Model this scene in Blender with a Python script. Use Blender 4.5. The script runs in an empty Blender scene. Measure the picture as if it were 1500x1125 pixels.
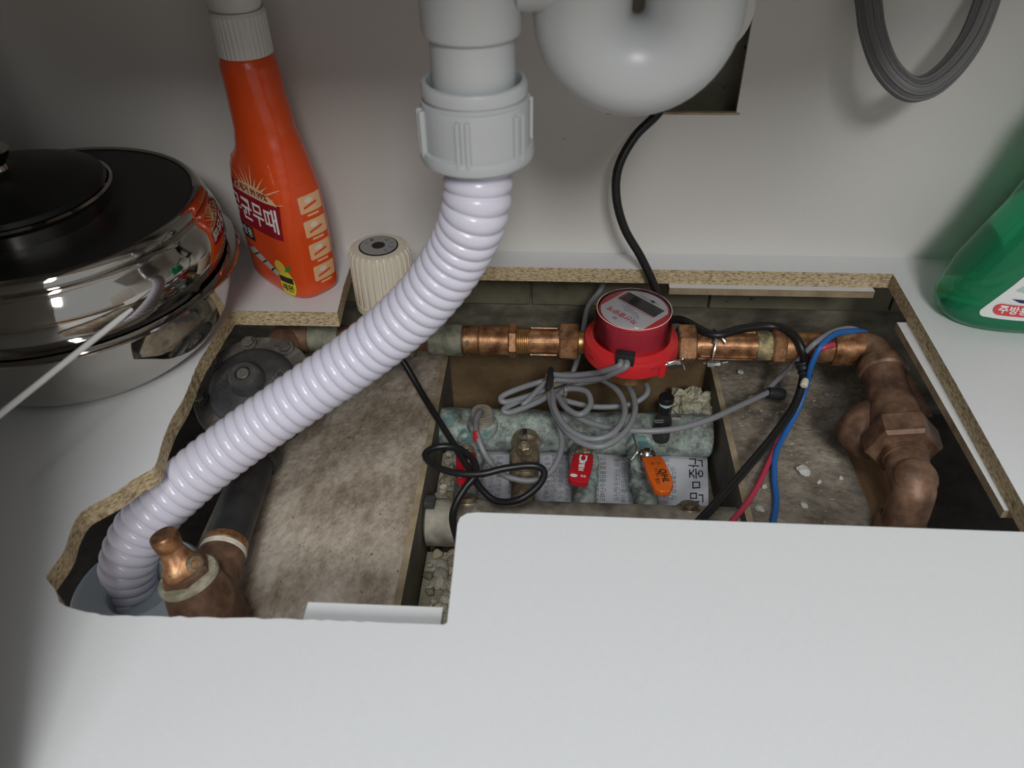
import bpy, bmesh, math, random
from mathutils import Vector, Matrix, noise
SC = bpy.context.scene
COL = SC.collection
random.seed(7)
PI = math.pi

# ------------------------------------------------------------------ camera
F, PITCH, YAW, ROLL, CH = 1127.0, .6937, .0647, -.0170, 0.40
_f = Vector((-math.sin(YAW)*math.cos(PITCH), math.cos(YAW)*math.cos(PITCH), -math.sin(PITCH)))
_r0 = Vector((math.cos(YAW), math.sin(YAW), 0)); _u0 = _r0.cross(_f)
_r = math.cos(ROLL)*_r0 + math.sin(ROLL)*_u0
_u = -math.sin(ROLL)*_r0 + math.cos(ROLL)*_u0
CAM = Vector((0, 0, CH))
cd = bpy.data.cameras.new('camera'); cam = bpy.data.objects.new('camera', cd); COL.objects.link(cam)
cd.sensor_width = 36; cd.lens = 36*F/1500; cd.clip_start = .01
cam.matrix_world = Matrix(((_r.x, _u.x, -_f.x, 0), (_r.y, _u.y, -_f.y, 0), (_r.z, _u.z, -_f.z, CH), (0, 0, 0, 1)))
cd.dof.use_dof = True; cd.dof.focus_distance = .74; cd.dof.aperture_fstop = 7.5
SC.camera = cam

# ------------------------------------------------------------------ world, lamp, exposure
w = bpy.data.worlds.new('room'); SC.world = w; w.use_nodes = True
bg = w.node_tree.nodes['Background']; bg.inputs[0].default_value = (.93, .97, 1, 1); bg.inputs[1].default_value = .46
def area(name, loc, target, size, energy, color):
    l = bpy.data.lights.new(name, 'AREA'); l.shape = 'SQUARE'; l.size = size; l.energy = energy; l.color = color
    o = bpy.data.objects.new(name, l); COL.objects.link(o); o.location = loc
    o.rotation_euler = (Vector(target)-Vector(loc)).to_track_quat('-Z', 'Y').to_euler()
    return o
area('kitchen_ceiling_lamp', (-.08, -.75, 1.95), (0, .35, 0), .55, 20, (.94, .98, 1))
area('far_ceiling_lamp', (.38, -1.95, 2.05), (0, .6, 0), .6, 47, (1, .985, .96))
vs = SC.view_settings; vs.view_transform = 'Standard'; vs.look = 'None'; vs.gamma = 1; vs.use_curve_mapping = False
vs.exposure = -.2

# ------------------------------------------------------------------ helpers
def ray(px, py): return _f + _r*((px-750)/F) + _u*((562.5-py)/F)
def at(px, py, z): d = ray(px, py); return CAM + d*((z-CH)/d.z)        # point of a picture position at height z
def aty(px, py, y): d = ray(px, py); return CAM + d*(y/d.y)            # ... at depth y
def atd(px, py, t): return CAM + ray(px, py)*t
def pts(*a): return [at(*p) for p in a]
def axis(o, d, up=(0, 0, 1)):
    z = Vector(d).normalized(); x = Vector(up).cross(z)
    if x.length < 1e-4: x = Vector((1, 0, 0)).cross(z)
    if x.length < 1e-4: x = Vector((0, 1, 0)).cross(z)
    x.normalize(); y = z.cross(x); o = Vector(o)
    return Matrix(((x.x, y.x, z.x, o.x), (x.y, y.y, z.y, o.y), (x.z, y.z, z.z, o.z), (0, 0, 0, 1)))
T = Matrix.Translation
def RZ(a): return Matrix.Rotation(a, 4, 'Z')
def spline(P, n=8, closed=False):
    P = [Vector(p) for p in P]; out = []; N = len(P)
    for i in range(N if closed else N-1):
        if closed: a, b, c, d = P[i-1], P[i], P[(i+1) % N], P[(i+2) % N]
        else: a, b, c, d = P[max(i-1, 0)], P[i], P[i+1], P[min(i+2, N-1)]
        for k in range(n):
            t = k/n; t2 = t*t; t3 = t2*t
            out.append(.5*((2*b)+(c-a)*t+(2*a-5*b+4*c-d)*t2+(3*b-a-3*c+d)*t3))
    if not closed: out.append(P[-1])
    return out
def resample(P, step):
    out = [P[0]]; acc = 0
    for i in range(1, len(P)):
        a = P[i-1]; L = (P[i]-a).length; s = step-acc
        while s <= L and L > 0:
            out.append(a+(P[i]-a)*(s/L)); s += step
        acc = L-(s-step)
    return out

class MB:
    def __init__(s): s.v = []; s.f = []; s.m = []
    def add(s, v, f, M=None, mi=0):
        b = len(s.v); s.v += [(M @ Vector(p)) if M else Vector(p) for p in v]
        s.f += [tuple(i+b for i in q) for q in f]; s.m += [mi]*len(f); return s
    def lathe(s, prof, M=None, seg=32, mi=0, rf=None):
        v = []; f = []
        for j, (r, z) in enumerate(prof):
            for i in range(seg):
                a = 2*PI*i/seg; q = r if rf is None else rf(r, z, a)
                v.append((q*math.cos(a), q*math.sin(a), z))
        n = len(prof)
        for j in range(n-1):
            for i in range(seg):
                k = (i+1) % seg; f.append((j*seg+i, j*seg+k, (j+1)*seg+k, (j+1)*seg+i))
        if prof[0][0] > 1e-6: f.append(tuple(reversed(range(seg))))
        if prof[-1][0] > 1e-6: f.append(tuple((n-1)*seg+i for i in range(seg)))
        return s.add(v, f, M, mi)
    def tube(s, P, r, seg=12, mi=0, closed=False):
        P = [Vector(p) for p in P]; n = len(P); v = []; f = []
        t = [(P[(i+1) % n if closed else min(i+1, n-1)]-P[i-1 if closed else max(i-1, 0)]).normalized() for i in range(n)]
        x = t[0].orthogonal().normalized()
        for i in range(n):
            x = (x-t[i]*x.dot(t[i]))
            x = x.normalized() if x.length > 1e-6 else t[i].orthogonal().normalized()
            y = t[i].cross(x); ri = r[i] if isinstance(r, (list, tuple)) else r
            for k in range(seg):
                a = 2*PI*k/seg; v.append(P[i]+x*(ri*math.cos(a))+y*(ri*math.sin(a)))
        for i in range(n if closed else n-1):
            j = (i+1) % n
            for k in range(seg):
                l = (k+1) % seg; f.append((i*seg+k, i*seg+l, j*seg+l, j*seg+k))
        if not closed: f.append(tuple(reversed(range(seg)))); f.append(tuple((n-1)*seg+k for k in range(seg)))
        return s.add(v, f, None, mi)
    def box(s, x0, x1, y0, y1, z0, z1, M=None, mi=0):
        v = [(x, y, z) for z in (z0, z1) for y in (y0, y1) for x in (x0, x1)]
        return s.add(v, [(0, 2, 3, 1), (4, 5, 7, 6), (0, 1, 5, 4), (2, 6, 7, 3), (0, 4, 6, 2), (1, 3, 7, 5)], M, mi)
    def prism(s, poly, z0, z1, M=None, mi=0):
        n = len(poly); v = [(x, y, z0) for x, y in poly]+[(x, y, z1) for x, y in poly]
        f = [tuple(reversed(range(n))), tuple(range(n, 2*n))]+[(i, (i+1) % n, n+(i+1) % n, n+i) for i in range(n)]
        return s.add(v, f, M, mi)
    def build(s, name, mats, parent=None, smooth=35, bevel=0, bseg=2):
        me = bpy.data.meshes.new(name)
        off = parent.location.copy() if parent is not None else Vector()
        if parent is not None:
            p = parent.parent
            while p is not None: off = off+p.location; p = p.parent
        me.from_pydata([tuple(p-off) for p in s.v], [], s.f); me.update()
        for m in (mats if isinstance(mats, (list, tuple)) else [mats]): me.materials.append(m)
        me.polygons.foreach_set('material_index', s.m)
        bm = bmesh.new(); bm.from_mesh(me); bmesh.ops.remove_doubles(bm, verts=bm.verts, dist=1e-7); bmesh.ops.recalc_face_normals(bm, faces=bm.faces)
        if bevel:
            eg = [e for e in bm.edges if len(e.link_faces) == 2 and e.calc_face_angle(0) > .6]
            bmesh.ops.bevel(bm, geom=eg, offset=bevel, segments=bseg, affect='EDGES', profile=.5)
        bm.to_mesh(me); bm.free()
        if smooth:
            me.polygons.foreach_set('use_smooth', [True]*len(me.polygons)); me.set_sharp_from_angle(angle=math.radians(smooth))
        o = bpy.data.objects.new(name, me); COL.objects.link(o)
        if parent is not None: o.parent = parent
        return o
def tag(o, label=None, cat=None, group=None, kind=None):
    if label: o['label'] = label
    if cat: o['category'] = cat
    if group: o['group'] = group
    if kind: o['kind'] = kind
    return o
def thing(name, loc, label, cat, group=None):
    o = bpy.data.objects.new(name, None); COL.objects.link(o); o.location = loc; o.empty_display_size = .02
    return tag(o, label, cat, group)
def rrect(w, h, r, n=5):
    out = []
    for cx, cy, a0 in ((w/2-r, h/2-r, 0), (-w/2+r, h/2-r, PI/2), (-w/2+r, -h/2+r, PI), (w/2-r, -h/2+r, 1.5*PI)):
        for k in range(n+1):
            a = a0+PI/2*k/n; out.append((cx+r*math.cos(a), cy+r*math.sin(a)))
    return out
def text2d(body, size, offset=0, shear=0, align='CENTER'):
    cu = bpy.data.curves.new('t', 'FONT'); cu.body = body; cu.size = size; cu.offset = offset; cu.shear = shear
    cu.align_x = align; cu.align_y = 'CENTER'; cu.resolution_u = 2
    o = bpy.data.objects.new('t', cu); COL.objects.link(o)
    dg = bpy.context.evaluated_depsgraph_get(); e = o.evaluated_get(dg); me = e.to_mesh()
    v = [(p.co.x, p.co.y) for p in me.vertices]; f = [tuple(p.vertices) for p in me.polygons]
    e.to_mesh_clear(); bpy.data.objects.remove(o); bpy.data.curves.remove(cu)
    return v, f
def lettering(name, body, size, M, mat, parent, h=.0004, **k):
    v, f = text2d(body, size, **k)
    return MB().add([(x, y, h) for x, y in v], f, M).build(name, mat, parent, smooth=0)

# ------------------------------------------------------------------ materials
def newmat(name):
    m = bpy.data.materials.new(name); m.use_nodes = True
    return m, m.node_tree.nodes, m.node_tree.links, m.node_tree.nodes['Principled BSDF']
def plain(name, c, rough=.5, metal=0, spec=.5, trans=0, ior=1.45, coat=0):
    m, N, L, b = newmat(name)
    b.inputs['Base Color'].default_value = (*c, 1); b.inputs['Roughness'].default_value = rough; b.inputs['Metallic'].default_value = metal
    b.inputs['Specular IOR Level'].default_value = spec; b.inputs['Transmission Weight'].default_value = trans; b.inputs['IOR'].default_value = ior
    b.inputs['Coat Weight'].default_value = coat
    return m
def ramp(N, stops):
    r = N.new('ShaderNodeValToRGB'); e = r.color_ramp.elements
    e[0].position, e[0].color = stops[0][0], (*stops[0][1], 1); e[1].position, e[1].color = stops[-1][0], (*stops[-1][1], 1)
    for p, c in stops[1:-1]:
        x = e.new(p); x.color = (*c, 1)
    return r
def noisy(name, stops, scale=30, detail=6, rough=.6, metal=0, bump=.2, bscale=None, bdist=.001, stretch=(1, 1, 1), dist=0, speck=None, spec=.5, nrough=.6, world=False):
    m, N, L, b = newmat(name)
    tc = N.new('ShaderNodeTexCoord'); mp = N.new('ShaderNodeMapping'); mp.inputs['Scale'].default_value = stretch
    if world:
        g = N.new('ShaderNodeNewGeometry'); L.new(g.outputs['Position'], mp.inputs[0])
    else: L.new(tc.outputs['Object'], mp.inputs[0])
    n = N.new('ShaderNodeTexNoise'); n.inputs['Scale'].default_value = scale; n.inputs['Detail'].default_value = detail
    n.inputs['Roughness'].default_value = nrough; n.inputs['Distortion'].default_value = dist
    L.new(mp.outputs[0], n.inputs['Vector']); r = ramp(N, stops); L.new(n.outputs['Fac'], r.inputs[0]); c = r.outputs[0]
    if speck:                                   # (scale, threshold, colour)
        n2 = N.new('ShaderNodeTexNoise'); n2.inputs['Scale'].default_value = speck[0]; n2.inputs['Detail'].default_value = 3
        L.new(mp.outputs[0], n2.inputs['Vector'])
        r2 = ramp(N, [(speck[1], (0, 0, 0)), (min(speck[1]+.06, 1), (1, 1, 1))]); L.new(n2.outputs['Fac'], r2.inputs[0])
        mx = N.new('ShaderNodeMix'); mx.data_type = 'RGBA'; L.new(r2.outputs[0], mx.inputs[0]); L.new(c, mx.inputs[6]); mx.inputs[7].default_value = (*speck[2], 1); c = mx.outputs[2]
    L.new(c, b.inputs['Base Color']); b.inputs['Roughness'].default_value = rough; b.inputs['Metallic'].default_value = metal; b.inputs['Specular IOR Level'].default_value = spec
    if bump:
        n3 = N.new('ShaderNodeTexNoise'); n3.inputs['Scale'].default_value = bscale or scale*3; n3.inputs['Detail'].default_value = 5
        L.new(mp.outputs[0], n3.inputs['Vector'])
        bp = N.new('ShaderNodeBump'); bp.inputs['Strength'].default_value = bump; bp.inputs['Distance'].default_value = bdist
        L.new(n3.outputs['Fac'], bp.inputs['Height']); L.new(bp.outputs[0], b.inputs['Normal'])
    return m
M = {}
def laminate(name, c, con=.05):
    m, N, L, b = newmat(name)
    g = N.new('ShaderNodeTexCoord'); out = None
    for st in ((2600, 160, 160), (160, 2600, 2600)):
        mp = N.new('ShaderNodeMapping'); mp.inputs['Scale'].default_value = st; L.new(g.outputs['Object'], mp.inputs[0])
        n = N.new('ShaderNodeTexNoise'); n.inputs['Scale'].default_value = 1; n.inputs['Detail'].default_value = 2; L.new(mp.outputs[0], n.inputs['Vector'])
        if out is None: out = n.outputs['Fac']
        else:
            a = N.new('ShaderNodeMath'); a.operation = 'ADD'; L.new(out, a.inputs[0]); L.new(n.outputs['Fac'], a.inputs[1]); out = a.outputs[0]
    h = N.new('ShaderNodeMath'); h.operation = 'MULTIPLY'; h.inputs[1].default_value = .5; L.new(out, h.inputs[0])
    r = ramp(N, [(.35, tuple(x*(1-con) for x in c)), (.65, tuple(min(x*(1+con), 1) for x in c))]); L.new(h.outputs[0], r.inputs[0])
    sp = N.new('ShaderNodeTexNoise'); sp.inputs['Scale'].default_value = 90; sp.inputs['Detail'].default_value = 2; L.new(g.outputs['Object'], sp.inputs['Vector'])
    sr = ramp(N, [(.80, (0, 0, 0)), (.83, (1, 1, 1))]); L.new(sp.outputs['Fac'], sr.inputs[0])
    mx = N.new('ShaderNodeMix'); mx.data_type = 'RGBA'; L.new(sr.outputs[0], mx.inputs[0]); L.new(r.outputs[0], mx.inputs[6]); mx.inputs[7].default_value = (.3, .25, .2, 1)
    L.new(mx.outputs[2], b.inputs['Base Color']); b.inputs['Roughness'].default_value = .42; b.inputs['Specular IOR Level'].default_value = .35
    return m
M['lam'] = laminate('white_laminate', (.72, .73, .74), .035)
M['lamback'] = laminate('grey_white_laminate', (.65, .64, .615), .02)
M['chip'] = noisy('chipboard', [(.33, (.06, .045, .022)), (.42, (.34, .26, .15)), (.54, (.58, .47, .29)), (.70, (.72, .62, .43))], scale=210, detail=4, rough=.9, bump=.6, bscale=300, stretch=(1, 1, 2.6), nrough=.75)
M['concrete'] = noisy('concrete', [(.30, (.10, .075, .05)), (.44, (.30, .24, .18)), (.56, (.47, .405, .33)), (.72, (.60, .54, .46))], scale=17, detail=12, rough=.92, bump=1, bscale=120, bdist=.003, speck=(230, .67, (.10, .08, .06)), nrough=.74, stretch=(1.5, .8, 1))
M['concrete2'] = noisy('dusty_concrete', [(.30, (.06, .05, .04)), (.45, (.18, .15, .115)), (.6, (.31, .265, .21)), (.76, (.52, .47, .40))], scale=19, detail=12, rough=.92, bump=1, bscale=140, bdist=.003, speck=(210, .66, (.52, .49, .43)), nrough=.76)
M['dark'] = noisy('painted_shade', [(.3, (.02, .017, .014)), (.7, (.07, .055, .045))], scale=30, rough=.95)  # near-black floor colour, stands in for shade where little light reaches
M['mortar'] = noisy('grimy_mortar', [(.3, (.04, .036, .028)), (.5, (.12, .108, .08)), (.7, (.25, .225, .165))], scale=18, detail=8, rough=.85, bump=.5, stretch=(1, 1, 2))
M['tile'] = noisy('olive_tile', [(.3, (.12, .115, .075)), (.6, (.22, .205, .14)), (.8, (.32, .295, .21))], scale=16, detail=6, rough=.45, bump=.2, speck=(120, .69, (.02, .018, .012)))
M['board'] = noisy('dark_board', [(.3, (.07, .062, .05)), (.7, (.21, .185, .145))], scale=14, detail=7, rough=.8, bump=.3, stretch=(4, 1, 1))
M['brown'] = noisy('muddy_board', [(.3, (.09, .056, .025)), (.55, (.19, .125, .062)), (.75, (.32, .235, .135))], scale=14, detail=8, rough=.7, bump=.3, speck=(140, .72, (.4, .33, .22)))
M['edge'] = noisy('pale_board_edge', [(.3, (.2, .15, .09)), (.7, (.42, .34, .22))], scale=40, rough=.9)
M['wood'] = noisy('orange_wood', [(.3, (.28, .16, .075)), (.7, (.44, .27, .14))], scale=20, rough=.6, stretch=(6, .6, 1), bump=.1)
M['hose'] = plain('lilac_white_plastic', (.70, .69, .80), .22, spec=.6)
M['pvc'] = plain('grey_pvc', (.47, .50, .515), .33)
M['pvcd'] = plain('blue_grey_pvc', (.42, .49, .53), .35)
M['washer'] = plain('green_grey_rubber', (.42, .50, .47), .5)
M['white'] = plain('white_plastic', (.72, .71, .69), .4)
M['brightwhite'] = plain('bright_white_plastic', (.86, .86, .84), .35)
M['steel'] = plain('mirror_steel', (.50, .475, .44), .05, 1)
M['steelb'] = noisy('brushed_steel', [(.3, (.35, .35, .35)), (.7, (.55, .55, .54))], scale=40, rough=.35, metal=1, bump=0)
M['coat'] = plain('black_coating', (.010, .010, .010), .3, spec=.25)
M['wire'] = plain('bare_metal', (.75, .74, .72), .25, 1)
M['black'] = plain('black_rubber', (.012, .012, .013), .38)
M['blackp'] = plain('black_plastic', (.02, .02, .022), .5)
M['grey'] = plain('grey_cable_sheath', (.23, .235, .25), .38)
M['hosegrey'] = plain('dark_grey_hose', (.16, .16, .165), .45)
M['red'] = plain('red_wire', (.52, .045, .09), .4)
M['blue'] = plain('blue_wire', (.02, .13, .42), .4)
M['redp'] = plain('red_plastic', (.60, .025, .03), .3)
M['redd'] = plain('dark_red_plastic', (.42, .03, .05), .35)
M['redgrip'] = plain('red_vinyl', (.50, .012, .022), .32, coat=.3)
M['orangegrip'] = plain('orange_vinyl', (.72, .13, .012), .35, coat=.3)
M['cream'] = plain('cream_plastic', (.72, .66, .54), .45)
M['sticker'] = plain('grey_sticker', (.30, .30, .30), .5)
M['ink'] = plain('black_ink', (.015, .015, .015), .6)
M['greyink'] = plain('grey_ink', (.2, .2, .22), .7)
M['whiteink'] = plain('white_ink', (.8, .78, .76), .6)
M['redink'] = plain('red_ink', (.6, .02, .03), .6)
M['bronze'] = noisy('brown_bronze', [(.3, (.07, .04, .024)), (.5, (.165, .09, .055)), (.7, (.29, .175, .11))], scale=60, detail=8, rough=.55, metal=.3, bump=.5, bscale=260, bdist=.0006)
M['copper'] = noisy('copper_brown', [(.32, (.10, .045, .02)), (.46, (.26, .125, .06)), (.58, (.42, .22, .105)), (.74, (.60, .38, .2))], scale=75, detail=9, rough=.4, metal=.6, bump=.35, bscale=220, bdist=.0006, speck=(75, .64, (.14, .13, .095)))
M['brass'] = noisy('dull_brass', [(.3, (.24, .13, .05)), (.5, (.46, .27, .11)), (.7, (.62, .42, .2))], scale=60, rough=.38, metal=.8, bump=.2)
M['verdigris'] = noisy('verdigris_brass', [(.34, (.045, .048, .042)), (.44, (.17, .185, .165)), (.52, (.31, .37, .345)), (.60, (.46, .52, .46)), (.72, (.62, .59, .43))], scale=38, detail=12, rough=.8, metal=0, bump=.8, bscale=170, bdist=.0015, nrough=.76, speck=(42, .60, (.15, .29, .285)))
M['greenbrass'] = noisy('green_tarnished_brass', [(.3, (.10, .10, .075)), (.5, (.21, .215, .16)), (.7, (.36, .35, .26))], scale=80, detail=7, rough=.7, metal=.2, bump=.5)
M['tarnish'] = noisy('tarnished_brass', [(.3, (.10, .075, .045)), (.5, (.30, .24, .16)), (.7, (.50, .43, .31))], scale=90, detail=6, rough=.45, metal=.6, bump=.3)
M['header'] = noisy('grey_brown_metal', [(.3, (.12, .105, .085)), (.5, (.28, .25, .20)), (.7, (.46, .42, .34))], scale=44, detail=8, rough=.7, metal=.15, bump=.4, speck=(60, .68, (.42, .37, .28)))
M['iron'] = noisy('black_cast_iron', [(.3, (.04, .041, .043)), (.6, (.085, .085, .086)), (.8, (.17, .165, .15))], scale=60, detail=6, rough=.5, metal=.3, bump=.35, bscale=300, bdist=.0005)
M['paint'] = noisy('black_paint', [(.3, (.014, .014, .015)), (.62, (.035, .035, .036)), (.8, (.16, .15, .14))], scale=40, detail=8, rough=.5, bump=.2)
M['ironw'] = noisy('worn_cast_iron', [(.3, (.08, .075, .066)), (.55, (.18, .165, .145)), (.8, (.36, .33, .28))], scale=60, detail=6, rough=.5, metal=.35, bump=.35)
M['bed'] = noisy('gravel_sand', [(.3, (.17, .145, .10)), (.5, (.34, .30, .22)), (.75, (.52, .48, .38))], scale=25, detail=5, rough=.85, bump=.4, world=True)
m, N, L, b = newmat('gravel'); M['stone'] = m
oi = N.new('ShaderNodeObjectInfo'); rp = ramp(N, [(0, (.16, .13, .08)), (.25, (.42, .36, .25)), (.5, (.30, .28, .24)), (.75, (.55, .50, .40)), (1, (.36, .30, .19))]); L.new(oi.outputs['Random'], rp.inputs[0])
nz_ = N.new('ShaderNodeTexNoise'); nz_.inputs['Scale'].default_value = 3; nz_.inputs['Detail'].default_value = 6; tcx = N.new('ShaderNodeTexCoord'); L.new(tcx.outputs['Object'], nz_.inputs['Vector'])
ml = N.new('ShaderNodeMix'); ml.data_type = 'RGBA'; ml.blend_type = 'OVERLAY'; ml.inputs[0].default_value = .8; L.new(rp.outputs[0], ml.inputs[6]); L.new(nz_.outputs['Fac'], ml.inputs[7]); L.new(ml.outputs[2], b.inputs['Base Color']); b.inputs['Roughness'].default_value = .85
M['crust'] = noisy('lime_crust', [(.3, (.22, .20, .13)), (.5, (.42, .39, .28)), (.7, (.62, .60, .5))], scale=90, detail=6, rough=.95, bump=.8, bscale=220)
M['plaster'] = plain('pale_plaster', (.5, .49, .47), .9)
M['paper'] = noisy('white_paper', [(.3, (.60, .60, .65)), (.7, (.72, .72, .77))], scale=20, rough=.85, bump=.25, bscale=40)
M['ptape'] = noisy('thread_tape', [(.3, (.45, .38, .18)), (.6, (.75, .72, .64))], scale=60, rough=.7, bump=.2)
M['otape'] = noisy('dirty_thread_tape', [(.35, (.10, .085, .06)), (.5, (.30, .24, .13)), (.65, (.55, .44, .22))], scale=110, rough=.7, bump=.5)
M['orangeb'] = plain('orange_red_plastic', (.72, .075, .012), .28, coat=.3)
M['peach'] = plain('peach_print', (.80, .47, .25), .4)
M['darkred'] = plain('crimson_print', (.28, .008, .02), .4)
M['yellow'] = plain('yellow_print', (.75, .62, .03), .4)
M['lemon'] = plain('lemon_print', (.72, .50, .06), .4)
M['leaf'] = plain('leaf_print', (.05, .25, .04), .4)
M['cardp'] = plain('grey_print', (.45, .45, .43), .4)
M['glow'] = plain('pale_yellow_print', (.75, .55, .33), .4)
M['lcd'] = plain('lcd_dark', (.045, .048, .045), .25)
M['dial'] = plain('dial_white', (.72, .71, .73), .45)
M['label'] = plain('label_white', (.74, .76, .74), .4)
M['navy'] = plain('navy_print', (.02, .03, .1), .4)
M['labred'] = plain('label_red', (.65, .06, .07), .4)
M['mint'] = plain('mint_print', (.42, .58, .5), .4)
m, N, L, b = newmat('green_liquid'); M['green'] = m
b.inputs['Base Color'].default_value = (.045, .55, .25, 1); b.inputs['Roughness'].default_value = .06; b.inputs['Transmission Weight'].default_value = .7; b.inputs['IOR'].default_value = 1.35
m, N, L, b = newmat('clear_plastic'); M['clear'] = m
tr = N.new('ShaderNodeBsdfTransparent'); tr.inputs[0].default_value = (.93, .93, .95, 1); gl = N.new('ShaderNodeBsdfGlossy'); gl.inputs['Roughness'].default_value = .08
fr = N.new('ShaderNodeFresnel'); fr.inputs[0].default_value = 1.25; mx = N.new('ShaderNodeMixShader')
L.new(fr.outputs[0], mx.inputs[0]); L.new(tr.outputs[0], mx.inputs[1]); L.new(gl.outputs[0], mx.inputs[2]); L.new(mx.outputs[0], N['Material Output'].inputs[0])

# ------------------------------------------------------------------ structure
YB, ZF = .693, -.13          # cabinet back panel, concrete level
XL, XR = -.56, .56
TX0, TX1 = -.121, .181       # trench
hole = [(514, 387), (1308, 401), (1400, 561), (1499, 738), (1522, 780), (1491, 779), (1100, 765), (800, 754), (700, 750.5), (684, 752), (674, 758), (670, 768), (664, 830), (655, 912),
        (650, 915), (560, 912), (447, 908), (350, 905), (290, 904), (238, 903), (200, 903), (149, 901), (120, 895), (96, 888), (87, 882), (80, 862), (68, 847), (72, 838), (84, 822), (96, 802), (104, 776), (118, 751), (140, 737), (168, 722), (193, 704), (212, 693), (227, 682), (234, 660), (240, 640), (252, 612), (262, 596), (273, 575), (286, 540), (306, 506), (338, 455), (415, 456), (494, 457.5), (503, 420)]
hp = [Vector(at(x, y, 0).xy) for x, y in hole]
_c = spline([Vector((p.x, p.y, 0)) for p in hp[25:45]], 3); hp = hp[:25]+[Vector((p.x, p.y)) for p in _c]+hp[45:]
# saw-cut roughness on the hand-cut stretch (left side)
hp2 = []
for i, p in enumerate(hp):
    q = hp[(i+1) % len(hp)]; hp2.append(p)
    if 15 <= i <= 81:
        n = max(1, int((q-p).length/.0045)); d = (q-p).normalized(); nn = Vector((-d.y, d.x))
        for k in range(1, n): hp2.append(p.lerp(q, k/n)+nn*random.uniform(-.0006, .0006))
bm = bmesh.new(); TH = .016
outer = [bm.verts.new((x, y, 0)) for x, y in ((XL, .12), (XR, .12), (XR, YB), (XL, YB))]
inner = [bm.verts.new((p.x, p.y, 0)) for p in hp2]
ed = [bm.edges.new((L_[i], L_[(i+1) % len(L_)])) for L_ in (outer, inner) for i in range(len(L_))]
bmesh.ops.triangle_fill(bm, edges=ed, use_beauty=True)
for f in bm.faces:
    if f.normal.z < 0: f.normal_flip()
top = list(bm.faces); r = bmesh.ops.extrude_face_region(bm, geom=top)
for v in r['geom']:
    if isinstance(v, bmesh.types.BMVert): v.co.z = -TH; 
bmesh.ops.recalc_face_normals(bm, faces=bm.faces); bm.normal_update()
for f in bm.faces: f.material_index = 1 if abs(f.normal.z) < .5 else 0
me = bpy.data.meshes.new('cabinet_floor'); bm.to_mesh(me); bm.free(); me.materials.append(M['lam']); me.materials.append(M['chip'])
o = bpy.data.objects.new('cabinet_floor', me); COL.objects.link(o); tag(o, 'white laminate cabinet floor with a hand-cut access opening', None, None, 'structure')

def struct(mb, name, mat, label, parent=None, **k):
    return tag(mb.build(name, mat, parent, smooth=0, **k), label, None, None, 'structure')
# back panel with the square pipe opening (built as four strips round it)
h0, h1 = aty(893, 167, YB), aty(1079, 163, YB); hx0, hx1, hz0, hz1 = h0.x, h1.x, (h0.z+h1.z)/2, .30
bp = MB()
for a in ((XL, hx0, -.0, .62), (hx1, XR, 0, .62), (hx0, hx1, 0, hz0), (hx0, hx1, hz1, .62)): bp.box(a[0], a[1], YB, YB+.004, a[2], a[3])
wb = struct(bp, 'wall_back', M['lamback'], 'grey-white laminate cabinet back panel with a square pipe opening')
tag(MB().box(hx0-.003, hx1+.003, YB-.0006, YB+.004, hz0-.0016, hz0+.0004).build('cut_edge', M['edge'], wb, smooth=0), 'brown cut edge of the opening')
struct(MB().box(XL-.016, XL, .12, YB+.004, -TH, .62), 'wall_left', M['lamback'], 'white laminate cabinet side on the left')
struct(MB().box(XR, XR+.016, .12, YB+.004, -TH, .62), 'wall_right', M['lamback'], 'white laminate cabinet side on the right')
struct(MB().box(XL-.016, XR+.016, .10, YB+.03, .62, .65), 'ceiling', M['steelb'], 'underside of the steel sink counter')
# double doors: the left one shut, the right one swung open, unseen, added for slight darkening
struct(MB().box(XL-.016, -.248, .100, .118, -TH, .62), 'door_1', M['lamback'], 'closed left cabinet door')
struct(MB().box(XR+.002, XR+.020, -.24, .100, -TH, .62), 'shade_door_2', M['lamback'], 'open right cabinet door, unseen, added for slight darkening')
# building wall behind: mortar with a row of tiles
YW = .735
wr = struct(MB().box(XL-.1, XR+.1, YW+.006, YW+.05, -.26, .62), 'wall_rear', M['mortar'], 'grimy building wall behind the cabinet')
zt = aty(700, 446, YW).z; xj = aty(778, 430, YW).x
for i in range(-3, 4):
    for j in range(3):
        x0 = xj+i*.2; t = MB().box(max(x0+.0012, XL-.1), min(x0+.1988, XR+.1), YW, YW+.007, zt+j*.2+.0012, zt+j*.2+.1988).build('tile', M['tile'], wr, smooth=0, bevel=.0008, bseg=1)
# concrete with the trench
struct(MB().box(-.302, TX0, .05, YW+.01, -.29, ZF), 'concrete_floor', M['concrete'], 'bare concrete floor left of the manifold trench')
struct(MB().box(TX1, .288, .05, YW+.01, -.26, ZF), 'concrete_floor', M['concrete2'], 'dusty concrete floor right of the manifold trench')
struct(MB().box(.288, .345, .565, YW+.01, -.26, ZF), 'concrete_floor', M['concrete2'], 'dusty concrete ledge under the right end of the copper pipe')
struct(MB().box(XL-.1, -.302, .05, YW+.01, -.30, -.25), 'shade_floor', M['dark'], 'sunken floor coloured dark for shade round the drain on the left')  # shade under the panel put into depth and dark colour
struct(MB().box(.288, XR+.1, .05, YW+.01, -.30, -.25), 'shade_floor', M['dark'], 'sunken floor coloured dark for shade under the right side')  # same painted shade below the right edge of the opening
struct(MB().box(TX0, TX1, .05, .33, -.26, ZF), 'concrete_floor', M['concrete'], 'concrete floor in front of the manifold trench')
struct(MB().box(TX0, TX1, .33, YW+.01, -.26, -.215), 'trench_floor', M['concrete2'], 'rough bottom of the manifold trench')
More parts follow.
